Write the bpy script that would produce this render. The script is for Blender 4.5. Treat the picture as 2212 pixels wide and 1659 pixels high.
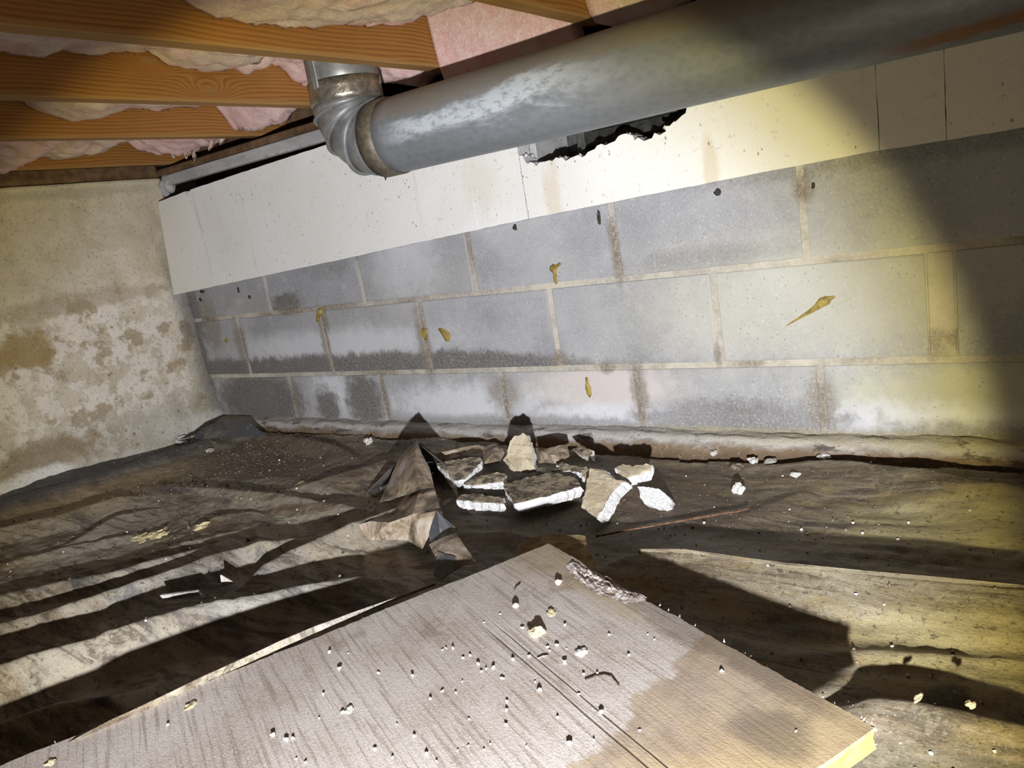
import bpy, bmesh, math, random
import numpy as np
from mathutils import Vector, Matrix

for _o in list(bpy.data.objects):
    bpy.data.objects.remove(_o)
SC = bpy.context.scene
COL = SC.collection
random.seed(11)
RNG = np.random.default_rng(11)

# ------------------------------------------------------------------ camera, world, light, exposure
# Metres. x runs along the block wall (corner at x = -2.43), y goes towards it (face at y = 1.527), z up, ground at 0.
CAM_RIGHT = Vector((0.81824, 0.55197, -0.1607))
CAM_UP = Vector((0.00763, 0.26908, 0.96309))
CAM_FWD = Vector((-0.57483, 0.78926, -0.21596))
cam_data = bpy.data.cameras.new('camera')
cam = bpy.data.objects.new('camera', cam_data)
COL.objects.link(cam)
m3 = Matrix((CAM_RIGHT, CAM_UP, -CAM_FWD)).transposed()
cam.matrix_world = Matrix.Translation((0, 0, 0.574)) @ m3.to_4x4()
cam_data.sensor_width = 36.0
cam_data.lens = 26.47
cam_data.clip_start = 0.02
SC.camera = cam

world = bpy.data.worlds.new('world')
SC.world = world
world.use_nodes = True
world.node_tree.nodes['Background'].inputs[0].default_value = (0.9, 0.8, 0.65, 1)
world.node_tree.nodes['Background'].inputs[1].default_value = 0.004

# hand torch held just below the camera: white core, warm rim, faint spill
TORCH_LOC = Vector((0.113, -0.239, 0.330))
TORCH_DIR = Vector((-0.617, 0.765, -0.172)).normalized()


def torch(name, half, blend, col, watts, radius=0.011):
    d = bpy.data.lights.new(name, 'SPOT')
    d.spot_size = math.radians(2 * half)
    d.spot_blend = blend
    d.color = col
    d.energy = watts
    d.shadow_soft_size = radius
    o = bpy.data.objects.new(name, d)
    COL.objects.link(o)
    o.location = TORCH_LOC
    o.rotation_euler = TORCH_DIR.to_track_quat('-Z', 'Y').to_euler()
    return o


torch('torch_core', 32.2, 0.48, (0.62, 0.70, 1.0), 160)
torch('torch_rim', 33.7, 0.15, (1.0, 0.87, 0.38), 84)
torch('torch_spill', 60.0, 1.0, (1.0, 0.86, 0.56), 13)

SC.view_settings.view_transform = 'Standard'
SC.view_settings.look = 'None'
SC.view_settings.exposure = 0.0
SC.view_settings.gamma = 1.0
SC.view_settings.use_curve_mapping = False


# ------------------------------------------------------------------ numpy noise
def _hash(i, j, s):
    n = (i * 374761393 + j * 668265263 + s * 2147483647) & 0xFFFFFFFF
    n = ((n ^ (n >> 13)) * 1274126177) & 0xFFFFFFFF
    return ((n ^ (n >> 16)) & 0xFFFF) / 65535.0


def vnoise(x, y, s=0):
    x = np.asarray(x, float)
    y = np.asarray(y, float)
    i = np.floor(x).astype(np.int64)
    j = np.floor(y).astype(np.int64)
    u = x - i
    v = y - j
    u = u * u * (3 - 2 * u)
    v = v * v * (3 - 2 * v)
    a = _hash(i, j, s) * (1 - u) + _hash(i + 1, j, s) * u
    b = _hash(i, j + 1, s) * (1 - u) + _hash(i + 1, j + 1, s) * u
    return (a * (1 - v) + b * v) * 2 - 1


def fbm(x, y, oct=4, s=0, gain=0.5):
    r = 0
    a = 1.0
    for k in range(oct):
        r = r + a * vnoise(np.asarray(x) * 2 ** k + 17.3 * k, np.asarray(y) * 2 ** k - 9.1 * k, s + k)
        a *= gain
    return r


def sstep(a, b, x):
    t = np.clip((np.asarray(x, float) - a) / (b - a), 0, 1)
    return t * t * (3 - 2 * t)


# ------------------------------------------------------------------ object helpers
WLOC = {}


def mesh_data(name, verts, faces, mats, smooth=False, mat_idx=None):
    me = bpy.data.meshes.new(name)
    me.from_pydata([tuple(map(float, v)) for v in verts], [], [tuple(map(int, f)) for f in faces])
    for m in (mats if isinstance(mats, (list, tuple)) else [mats]):
        me.materials.append(m)
    if mat_idx is not None:
        me.polygons.foreach_set('material_index', list(map(int, mat_idx)))
    if smooth:
        me.polygons.foreach_set('use_smooth', [True] * len(me.polygons))
    me.update()
    return me


def obj(name, verts, faces, mats, parent=None, smooth=False, mat_idx=None, origin=None, fix=True):
    v = np.array([tuple(p) for p in verts], float)
    if origin is None:
        origin = np.array([(v[:, 0].min() + v[:, 0].max()) / 2, (v[:, 1].min() + v[:, 1].max()) / 2, v[:, 2].min()])
    origin = np.array(origin, float)
    me = mesh_data(name, v - origin, faces, mats, smooth, mat_idx)
    if fix:
        bm = bmesh.new()
        bm.from_mesh(me)
        bmesh.ops.recalc_face_normals(bm, faces=bm.faces)
        bm.to_mesh(me)
        bm.free()
    o = bpy.data.objects.new(name, me)
    COL.objects.link(o)
    place(o, origin, parent)
    return o


def place(o, origin, parent=None):
    WLOC[o.name] = np.array(origin, float)
    if parent is not None:
        o.parent = parent
        o.location = Vector(np.array(origin) - WLOC[parent.name])
    else:
        o.location = Vector(origin)


def empty(name, loc):
    o = bpy.data.objects.new(name, None)
    o.empty_display_size = 0.05
    COL.objects.link(o)
    place(o, loc)
    return o


def tag(o, label=None, cat=None, group=None, kind=None):
    if label:
        o['label'] = label
    if cat:
        o['category'] = cat
    if group:
        o['group'] = group
    if kind:
        o['kind'] = kind
    return o


BOXF = [(0, 3, 2, 1), (4, 5, 6, 7), (0, 1, 5, 4), (1, 2, 6, 5), (2, 3, 7, 6), (3, 0, 4, 7)]


def box_v(x0, x1, y0, y1, z0, z1):
    return [(x0, y0, z0), (x1, y0, z0), (x1, y1, z0), (x0, y1, z0), (x0, y0, z1), (x1, y0, z1), (x1, y1, z1), (x0, y1, z1)]


def bevel_box(name, x0, x1, y0, y1, z0, z1, mat, parent=None, r=0.003, jit=0.0, seg=1):
    bm = bmesh.new()
    vs = [bm.verts.new(p) for p in box_v(x0, x1, y0, y1, z0, z1)]
    for f in BOXF:
        bm.faces.new([vs[i] for i in f])
    if r > 0:
        bmesh.ops.bevel(bm, geom=list(bm.edges), offset=r, segments=seg, affect='EDGES', profile=0.6)
    if jit:
        for v in bm.verts:
            v.co += Vector([random.uniform(-jit, jit) for _ in range(3)])
    bm.verts.index_update()
    V = [tuple(v.co) for v in bm.verts]
    F = [[v.index for v in f.verts] for f in bm.faces]
    bm.free()
    return obj(name, V, F, mat, parent)


def prism(name, front, back, mat, parent=None, mat_idx_side=0, mats=None, smooth=False, origin=None):
    """Solid between two outlines with the same number of points."""
    n = len(front)
    V = list(front) + list(back)
    F = [tuple(range(n)), tuple(range(2 * n - 1, n - 1, -1))]
    idx = [0, 0]
    for i in range(n):
        j = (i + 1) % n
        F.append((i, i + n, j + n, j))
        idx.append(mat_idx_side)
    return obj(name, V, F, mats or mat, parent, smooth, idx if mats else None, origin)


def rough_outline(pts, step, amp, seed=0):
    """Resample a closed 3-D outline and crumble it a little."""
    r = random.Random(seed)
    out = []
    n = len(pts)
    for i in range(n):
        a = Vector(pts[i])
        b = Vector(pts[(i + 1) % n])
        k = max(1, int(round((b - a).length / step)))
        for q in range(k):
            p = a.lerp(b, q / k)
            if amp:
                p = p + Vector((r.uniform(-amp, amp), r.uniform(-amp, amp), r.uniform(-amp, amp)))
            out.append(p)
    return out


def grid_faces(nu, nv, mask=None):
    i = np.arange(nu - 1)[:, None] * nv + np.arange(nv - 1)[None, :]
    f = np.stack([i, i + nv, i + nv + 1, i + 1], -1).reshape(-1, 4)
    if mask is not None:
        f = f[mask.reshape(-1)]
    return f


def compact(V, F):
    used = np.unique(F)
    remap = -np.ones(len(V), int)
    remap[used] = np.arange(len(used))
    return V[used], remap[F]


def tube(name, path, radii, mat, parent=None, seg=8, smooth=True):
    V, F = [], []
    path = [Vector(p) for p in path]
    for i, p in enumerate(path):
        t = (path[min(i + 1, len(path) - 1)] - path[max(i - 1, 0)]).normalized()
        a = t.cross(Vector((0, 0, 1)))
        if a.length < 1e-3:
            a = t.cross(Vector((1, 0, 0)))
        a.normalize()
        b = t.cross(a)
        for k in range(seg):
            an = 2 * math.pi * k / seg
            V.append(p + (a * math.cos(an) + b * math.sin(an)) * radii[i])
    n = len(path)
    for i in range(n - 1):
        for k in range(seg):
            F.append((i * seg + k, i * seg + (k + 1) % seg, (i + 1) * seg + (k + 1) % seg, (i + 1) * seg + k))
    F.append(tuple(range(seg))[::-1])
    F.append(tuple((n - 1) * seg + k for k in range(seg)))
    return obj(name, V, F, mat, parent, smooth)


# ------------------------------------------------------------------ node helpers
class S:
    def __init__(s, t, sock):
        s.t, s.s = t, sock

    def __add__(s, o): return s.t.math('ADD', s, o)
    def __radd__(s, o): return s.t.math('ADD', o, s)
    def __sub__(s, o): return s.t.math('SUBTRACT', s, o)
    def __rsub__(s, o): return s.t.math('SUBTRACT', o, s)
    def __mul__(s, o): return s.t.math('MULTIPLY', s, o)
    def __rmul__(s, o): return s.t.math('MULTIPLY', o, s)
    def __truediv__(s, o): return s.t.math('DIVIDE', s, o)


class T:
    def __init__(s, name):
        s.m = bpy.data.materials.new(name)
        s.m.use_nodes = True
        s.nt = s.m.node_tree
        s.nt.nodes.clear()
        g = s.nt.nodes.new('ShaderNodeNewGeometry')
        s.P = S(s, g.outputs['Position'])
        s.x, s.y, s.z = s.xyz(s.P)

    def put(s, sock, v):
        if isinstance(v, S):
            s.nt.links.new(v.s, sock)
        elif v is not None:
            if hasattr(sock.default_value, '__len__') and not isinstance(v, (int, float)):
                v = tuple(v)
                if len(sock.default_value) == 4 and len(v) == 3:
                    v = v + (1,)
            sock.default_value = v

    def math(s, op, a, b=None, c=None):
        n = s.nt.nodes.new('ShaderNodeMath')
        n.operation = op
        s.put(n.inputs[0], a)
        if b is not None:
            s.put(n.inputs[1], b)
        if c is not None:
            s.put(n.inputs[2], c)
        return S(s, n.outputs[0])

    def mx(s, a, b): return s.math('MAXIMUM', a, b)
    def mn(s, a, b): return s.math('MINIMUM', a, b)

    def xyz(s, v):
        n = s.nt.nodes.new('ShaderNodeSeparateXYZ')
        s.put(n.inputs[0], v)
        return S(s, n.outputs[0]), S(s, n.outputs[1]), S(s, n.outputs[2])

    def vec(s, x, y, z):
        n = s.nt.nodes.new('ShaderNodeCombineXYZ')
        for i, v in enumerate((x, y, z)):
            s.put(n.inputs[i], v)
        return S(s, n.outputs[0])

    def objco(s):
        n = s.nt.nodes.new('ShaderNodeTexCoord')
        return S(s, n.outputs['Object'])

    def rnd(s):
        n = s.nt.nodes.new('ShaderNodeObjectInfo')
        return S(s, n.outputs['Random'])

    def map(s, v, scale=(1, 1, 1), rot=(0, 0, 0), loc=(0, 0, 0)):
        n = s.nt.nodes.new('ShaderNodeMapping')
        s.put(n.inputs['Vector'], v)
        s.put(n.inputs['Location'], loc)
        s.put(n.inputs['Rotation'], rot)
        s.put(n.inputs['Scale'], scale)
        return S(s, n.outputs[0])

    def noise(s, v, scale, detail=4, rough=0.55, dist=0.0, color=False):
        n = s.nt.nodes.new('ShaderNodeTexNoise')
        s.put(n.inputs['Vector'], v)
        s.put(n.inputs['Scale'], scale)
        s.put(n.inputs['Detail'], detail)
        s.put(n.inputs['Roughness'], rough)
        s.put(n.inputs['Distortion'], dist)
        return S(s, n.outputs['Color' if color else 'Fac'])

    def vor(s, v, scale, feature='F1', rand=1.0):
        n = s.nt.nodes.new('ShaderNodeTexVoronoi')
        n.feature = feature
        s.put(n.inputs['Vector'], v)
        s.put(n.inputs['Scale'], scale)
        s.put(n.inputs['Randomness'], rand)
        return S(s, n.outputs['Distance'])

    def ss(s, x, a, b, lo=0.0, hi=1.0):
        n = s.nt.nodes.new('ShaderNodeMapRange')
        n.interpolation_type = 'SMOOTHSTEP'
        s.put(n.inputs[0], x)
        for i, v in ((1, a), (2, b), (3, lo), (4, hi)):
            s.put(n.inputs[i], v)
        return S(s, n.outputs[0])

    def mix(s, f, a, b, mode='MIX'):
        n = s.nt.nodes.new('ShaderNodeMix')
        n.data_type = 'RGBA'
        n.blend_type = mode
        s.put(n.inputs[0], f)
        s.put(n.inputs[6], a)
        s.put(n.inputs[7], b)
        return S(s, n.outputs[2])

    def ramp(s, x, stops, interp='LINEAR'):
        n = s.nt.nodes.new('ShaderNodeValToRGB')
        s.put(n.inputs[0], x)
        cr = n.color_ramp
        cr.interpolation = interp
        while len(cr.elements) < len(stops):
            cr.elements.new(0.5)
        for e, (p, c) in zip(cr.elements, stops):
            e.position = p
            e.color = tuple(c) + (1,)
        return S(s, n.outputs[0])

    def blob(s, u, v, cu, cv, ru, rv, soft=0.35, wob=None, amt=0.6):
        """Soft patch with a wobbly rim, centred on a place of the surface."""
        a = (u - cu) / ru
        b = (v - cv) / rv
        d = s.math('SQRT', a * a + b * b)
        if wob is not None:
            d = d + (wob - 0.5) * (2 * amt)
        return s.ss(d, 1 + soft, 1 - soft)

    def bump(s, h, strength=0.5, dist=0.01, prev=None):
        n = s.nt.nodes.new('ShaderNodeBump')
        s.put(n.inputs['Strength'], strength)
        s.put(n.inputs['Distance'], dist * 0.45)
        s.put(n.inputs['Height'], h)
        if prev is not None:
            s.put(n.inputs['Normal'], prev)
        return S(s, n.outputs[0])

    def out(s, color, rough=0.8, normal=None, metal=0.0, spec=0.3, sheen=0.0, sheen_col=(1, 1, 1)):
        b = s.nt.nodes.new('ShaderNodeBsdfPrincipled')
        o = s.nt.nodes.new('ShaderNodeOutputMaterial')
        s.put(b.inputs['Base Color'], color)
        s.put(b.inputs['Roughness'], rough)
        s.put(b.inputs['Metallic'], metal)
        s.put(b.inputs['Specular IOR Level'], spec)
        if sheen:
            s.put(b.inputs['Sheen Weight'], sheen)
            s.put(b.inputs['Sheen Roughness'], 0.7)
            s.put(b.inputs['Sheen Tint'], sheen_col)
        if normal is not None:
            s.put(b.inputs['Normal'], normal)
        s.nt.links.new(b.outputs[0], o.inputs[0])
        return s.m


# ------------------------------------------------------------------ materials
JOINT_STAINS = [(-1.382, 0.27, 0.022, 0.1), (-1.776, 0.299, 0.018, 0.09), (-1.752, 0.362, 0.01, 0.04), (-0.771, 0.447, 0.012, 0.07), (-0.775, 0.494, 0.012, 0.04), (-1.979, 0.1, 0.014, 0.07), (-1.575, 0.117, 0.014, 0.08), (-1.144, 0.131, 0.05, 0.05), (-0.757, 0.131, 0.02, 0.08), (-0.36, 0.111, 0.03, 0.06), (-0.565, 0.213, 0.008, 0.03), (-0.957, 0.219, 0.02, 0.02), (-2.193, 0.309, 0.03, 0.07), (-0.834, 0.193, 0.02, 0.012), (-2.335, 0.38, 0.05, 0.1), (-1.921, 0.401, 0.05, 0.02), (-0.365, 0.54, 0.02, 0.03)]


def joint_stain(t, wob):
    d = None
    for cx, cz, rx, rz in JOINT_STAINS:
        b = t.blob(t.x, t.z, cx, cz, rx, rz, 0.5, wob, 0.9)
        d = b if d is None else t.mx(d, b)
    return d


def mat_block():
    t = T('concrete_block')
    P, x, z = t.P, t.x, t.z
    big = t.noise(P, 5, 5, 0.6)
    mid = t.noise(P, 22, 5, 0.65)
    fine = t.noise(P, 190, 3, 0.7)
    rim = t.noise(P, 34, 5, 0.65)
    tint = t.rnd()
    c = t.mix(t.ss(big, 0.3, 0.7), (0.27, 0.275, 0.30), (0.42, 0.42, 0.435))
    c = t.mix(t.ss(tint, 0.0, 1.0, 0.0, 0.35), c, (0.30, 0.29, 0.27))
    c = t.mix(t.ss(mid, 0.5, 0.75, 0, 0.35), c, (0.52, 0.51, 0.52))
    # warm yellowish tint high on the right and a pinkish face low in the middle
    c = t.mix(t.blob(x, z, -0.38, 0.32, 0.34, 0.13, 0.6, rim, 0.5) * 0.45, c, (0.62, 0.60, 0.44))
    c = t.mix(t.blob(x, z, -0.86, 0.145, 0.20, 0.06, 0.45, rim, 0.35) * 0.8, c, (0.66, 0.60, 0.57))
    c = t.mix(t.blob(x, z, -0.05, 0.12, 0.30, 0.07, 0.5, rim, 0.5) * 0.6, c, (0.62, 0.61, 0.42))
    # efflorescence just above the damp line and low on the wall
    eff = t.blob(x, z, -1.29, 0.10, 0.25, 0.055, 0.6, rim, 0.8)
    eff = t.mx(eff, t.blob(x, z, -0.85, 0.075, 0.24, 0.03, 0.6, rim, 0.7))
    eff = t.mx(eff, t.blob(x, z, -1.78, 0.13, 0.09, 0.07, 0.6, rim, 0.9))
    eff = t.mx(eff, t.blob(x, z, -0.20, 0.075, 0.25, 0.035, 0.6, rim, 0.8))
    eff = t.mx(eff, t.blob(x, z, -1.75, 0.285, 0.42, 0.045, 0.6, rim, 0.6) * 0.75)
    eff = t.mx(eff, t.blob(x, z, -1.40, 0.50, 0.10, 0.09, 0.7, rim, 0.7) * 0.5)
    c = t.mix(eff * 0.75, c, (0.74, 0.76, 0.82))
    # damp: dark band on the foot of the second course, dark low blocks, the corner
    up = t.noise(t.map(P, (1, 1, 0.5)), 30, 6, 0.75)
    band_h = 0.256 - t.ss(x, -1.35, -0.7, 0.0, 0.045) + (up - 0.5) * 0.07
    damp = t.ss(z - band_h, 0.008, -0.014) * t.ss(z, 0.190, 0.196) * t.ss(x, -0.55, -1.1, 0.12, 1.0)
    d2 = t.blob(x, z, -2.16, 0.11, 0.22, 0.10, 0.3, rim, 0.5)
    d2 = t.mx(d2, t.blob(x, z, -1.83, 0.09, 0.055, 0.06, 0.4, rim, 0.8))
    d2 = t.mx(d2, t.blob(x, z, -1.665, 0.11, 0.075, 0.09, 0.4, rim, 0.8))
    d2 = t.mx(d2, t.blob(x, z, -0.53, 0.065, 0.25, 0.05, 0.4, rim, 0.8) * 0.75)
    d2 = t.mx(d2, t.blob(x, z, 0.05, 0.05, 0.36, 0.028, 0.5, rim, 0.9) * 0.7)
    d2 = t.mx(d2, t.blob(x, z, -1.05, 0.05, 0.5, 0.022, 0.5, rim, 0.9) * 0.65)
    d2 = t.mx(d2, t.blob(x, z, -1.915, 0.425, 0.07, 0.03, 0.4, rim, 0.9))
    d2 = t.mx(d2, t.blob(x, z, -1.70, 0.52, 0.10, 0.035, 0.6, rim, 0.9) * 0.5)
    d2 = t.mx(d2, t.blob(x, z, -2.41, 0.42, 0.045, 0.12, 0.5, rim, 0.9) * 0.9)
    d2 = t.mx(d2, t.blob(x, z, -0.56, 0.425, 0.16, 0.022, 0.6, rim, 0.9) * 0.4)
    d2 = t.mx(d2, t.blob(x, z, -0.02, 0.57, 0.5, 0.02, 0.6, rim, 0.9) * 0.5)
    d2 = t.mx(d2, t.blob(x, z, -2.425, 0.33, 0.03, 0.28, 0.6, rim, 1.0) * 0.95)
    d = t.mx(damp, d2)
    dcol = t.mix(mid, (0.075, 0.065, 0.06), (0.15, 0.135, 0.125))
    c = t.mix(d * 0.92, c, dcol)
    c = t.mix(joint_stain(t, rim) * 0.75, c, (0.20, 0.165, 0.125))
    # salt sparkle in the damp low blocks
    sp = t.ss(fine, 0.60, 0.72) * t.ss(z, 0.17, 0.05) * t.ss(x, -2.0, -1.7)
    c = t.mix(sp * 0.55, c, (0.62, 0.60, 0.50))
    crust = t.ss(z + (rim - 0.5) * 0.03, 0.062, 0.046) * t.ss(x, -1.0, -0.6)
    c = t.mix(crust * 0.7, c, t.mix(mid, (0.13, 0.10, 0.06), (0.45, 0.40, 0.22)))
    # aggregate: dark pores, pale grains
    pore = t.ss(t.vor(P, 95), 0.20, 0.09) * t.ss(mid, 0.42, 0.62)
    grain = t.ss(t.vor(t.map(P, loc=(3, 1, 2)), 62), 0.15, 0.07)
    c = t.mix(pore * 0.5, c, (0.12, 0.12, 0.13))
    c = t.mix(grain * 0.45, c, (0.66, 0.65, 0.64))
    c = t.mix(t.ss(fine, 0.35, 0.65, 0.0, 0.22), c, (0.60, 0.60, 0.60))
    n = t.bump(fine + mid * 0.7 - pore * 1.2, 0.45, 0.0035)
    return t.out(c, 0.9, n, spec=0.15)


def mat_mortar():
    t = T('mortar')
    P, x, z = t.P, t.x, t.z
    a = t.noise(P, 14, 5, 0.65)
    f = t.noise(P, 150, 3, 0.7)
    c = t.mix(t.ss(a, 0.35, 0.65), (0.36, 0.34, 0.31), (0.56, 0.52, 0.44))
    c = t.mix(t.ss(x, -1.1, -0.1, 0, 0.35), c, (0.54, 0.48, 0.32))
    c = t.mix(t.ss(t.noise(P, 7, 3), 0.52, 0.66, 0, 0.75), c, (0.20, 0.165, 0.125))
    c = t.mix(joint_stain(t, t.noise(P, 34, 5, 0.65)) * 0.8, c, (0.19, 0.15, 0.11))
    c = t.mix(t.ss(z, 0.20, 0.05, 0, 0.5), c, (0.20, 0.18, 0.16))
    c = t.mix(t.ss(f, 0.4, 0.7, 0, 0.4), c, (0.66, 0.62, 0.55))
    return t.out(c, 0.95, t.bump(f + a, 0.7, 0.004), spec=0.1)


def mat_parge():
    t = T('parged_wall')
    P, y, z = t.P, t.y, t.z
    big = t.noise(P, 4.5, 6, 0.62, 0.6)
    mid = t.noise(P, 17, 6, 0.68)
    fine = t.noise(P, 120, 4, 0.7)
    c = t.mix(t.ss(big, 0.36, 0.64), (0.48, 0.42, 0.305), (0.64, 0.58, 0.475))
    # upper coat is smooth and even, the lower two thirds has shed to a mottled pale crust
    low = t.ss(z + (mid - 0.5) * 0.22, 0.60, 0.50)
    crust = t.ss(mid, 0.44, 0.54)
    c = t.mix(low * crust * 0.8, c, (0.76, 0.71, 0.63))
    c = t.mix(low * t.ss(t.noise(P, 9, 5, 0.6), 0.56, 0.61) * 0.75, c, (0.34, 0.255, 0.15))
    c = t.mix(t.blob(y, z, 0.98, 0.42, 0.09, 0.055, 0.25, mid, 0.7) * 0.9, c, (0.36, 0.26, 0.12))
    c = t.mix(t.blob(y, z, 1.18, 0.53, 0.30, 0.03, 0.4, mid, 0.8) * 0.55, c, (0.33, 0.26, 0.165))
    c = t.mix(t.ss(z, 0.80, 0.86, 0, 0.35), c, (0.70, 0.63, 0.46))
    c = t.mix(t.blob(y, z, 1.25, 0.855, 0.25, 0.015, 0.5, mid, 0.8) * 0.5, c, (0.34, 0.31, 0.25))
    # green-grey foot and the black line into the corner
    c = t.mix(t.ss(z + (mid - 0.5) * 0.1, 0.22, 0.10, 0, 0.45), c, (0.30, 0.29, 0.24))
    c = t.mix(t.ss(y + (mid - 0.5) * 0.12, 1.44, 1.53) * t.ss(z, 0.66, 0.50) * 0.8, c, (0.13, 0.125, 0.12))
    c = t.mix(t.blob(y, z, 0.95, 0.10, 0.16, 0.05, 0.4, mid, 0.9) * 0.8, c, (0.27, 0.20, 0.12))
    c = t.mix(t.blob(y, z, 0.90, 0.055, 0.10, 0.025, 0.4, mid, 0.8), c, (0.70, 0.69, 0.66))
    c = t.mix(t.blob(y, z, 1.42, 0.05, 0.12, 0.025, 0.5, mid, 0.9) * 0.6, c, (0.62, 0.61, 0.58))
    spot = t.ss(t.vor(P, 30), 0.17, 0.12) * t.ss(t.noise(P, 11, 2), 0.5, 0.6)
    c = t.mix(spot * 0.7 * low, c, (0.17, 0.125, 0.10))
    c = t.mix(t.ss(fine, 0.54, 0.66, 0, 0.5), c, (0.23, 0.185, 0.13))
    c = t.mix(t.ss(t.noise(P, 300, 2, 0.7), 0.60, 0.70, 0, 0.4), c, (0.20, 0.16, 0.12))
    c = t.mix(t.ss(fine, 0.44, 0.32, 0, 0.30), c, (0.70, 0.66, 0.60))
    n = t.bump(fine * 0.6 + mid * 1.2 + crust * low * 0.6, 0.6, 0.005)
    return t.out(c, 0.92, n, spec=0.12)


def mat_foam():
    t = T('polystyrene_board')
    P, x, z = t.P, t.x, t.z
    bead = t.vor(P, 300)
    big = t.noise(P, 3, 4)
    c = t.mix(t.ss(big, 0.3, 0.7), (0.78, 0.775, 0.75), (0.86, 0.86, 0.86))
    c = t.mix(t.ss(x, -1.15, -0.2, 0, 0.55), c, (0.80, 0.75, 0.58))
    c = t.mix(t.ss(x, -2.1, -2.4, 0, 0.4), c, (0.70, 0.66, 0.56))
    # brown runs straight down from the pipe, specks of dirt
    run = t.noise(t.map(P, (1, 1, 0.06)), 26, 3, 0.6)
    run2 = t.noise(t.map(P, (1, 1, 0.35), loc=(5, 0, 0)), 18, 5, 0.7)
    c = t.mix(t.ss(run, 0.60, 0.72) * t.ss(run2, 0.44, 0.66) * 0.42, c, (0.58, 0.46, 0.29))
    c = t.mix(t.blob(x, z, -0.88, 0.60, 0.018, 0.08, 0.7, run2, 2.0) * 0.35, c, (0.58, 0.42, 0.22))
    c = t.mix(t.blob(x, z, -1.08, 0.66, 0.05, 0.06, 0.8, run2, 2.0) * 0.25, c, (0.62, 0.50, 0.32))
    c = t.mix(t.blob(x, z, -0.52, 0.60, 0.010, 0.05, 0.7, run2, 2.0) * 0.4, c, (0.55, 0.42, 0.20))
    sp = t.ss(t.vor(t.map(P, (1.3, 1, 0.8)), 44) + (t.noise(P, 160, 3) - 0.5) * 0.25, 0.14, 0.06) * t.ss(t.noise(P, 9, 2), 0.46, 0.56)
    c = t.mix(sp * 0.8, c, (0.26, 0.18, 0.11))
    c = t.mix(t.ss(t.noise(P, 85, 3, 0.7), 0.60, 0.72, 0, 0.5), c, (0.50, 0.44, 0.34))
    # pressed lines left by the cutting wire
    line = t.ss(t.noise(t.map(P, (1, 1, 0.012)), 60, 2, 0.5), 0.70, 0.76) * t.ss(run2, 0.40, 0.60)
    c = t.mix(line * 0.35, c, (0.92, 0.92, 0.93))
    n = t.bump(bead * -1.0 + line * 0.8, 0.35, 0.003)
    return t.out(c, 0.75, n, spec=0.25)


def mat_foam_broken():
    t = T('polystyrene_broken')
    P = t.P
    b = t.vor(P, 330)
    c = t.mix(t.ss(b, 0.25, 0.7), (0.88, 0.89, 0.91), (0.64, 0.64, 0.65))
    c = t.mix(t.ss(t.noise(P, 40, 3), 0.58, 0.72, 0, 0.6), c, (0.42, 0.38, 0.31))
    return t.out(c, 0.8, t.bump(b * -1.0, 0.9, 0.005), spec=0.2)


def mat_foam_skin(tan):
    t = T('polystyrene_tan_skin' if tan else 'polystyrene_dirty_skin')
    P = t.P
    o = t.objco()
    a = t.noise(P, 30, 5, 0.7)
    r = t.rnd()
    base = t.mix(r, (0.30, 0.25, 0.18), (0.54, 0.465, 0.335))
    c = t.mix(t.ss(a, 0.40, 0.62), (0.40, 0.335, 0.235), (0.58, 0.50, 0.375)) if tan else t.mix(t.ss(a, 0.40, 0.62), (0.085, 0.07, 0.055), base)
    line = t.ss(t.noise(t.map(o, (0.10, 1, 1), rot=(0, 0, 0.5)), 170, 2), 0.56, 0.66)
    c = t.mix(line * 0.5, c, (0.22, 0.175, 0.115) if tan else (0.50, 0.43, 0.31))
    c = t.mix(t.ss(t.noise(P, 14, 4, 0.7), 0.55, 0.70, 0, 0.6), c, (0.17, 0.14, 0.10))
    c = t.mix(t.ss(t.noise(P, 130, 3), 0.58, 0.70, 0, 0.5), c, (0.60, 0.56, 0.46))
    return t.out(c, 0.85, t.bump(a + t.noise(P, 160, 3), 0.8, 0.004), spec=0.15)


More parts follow.
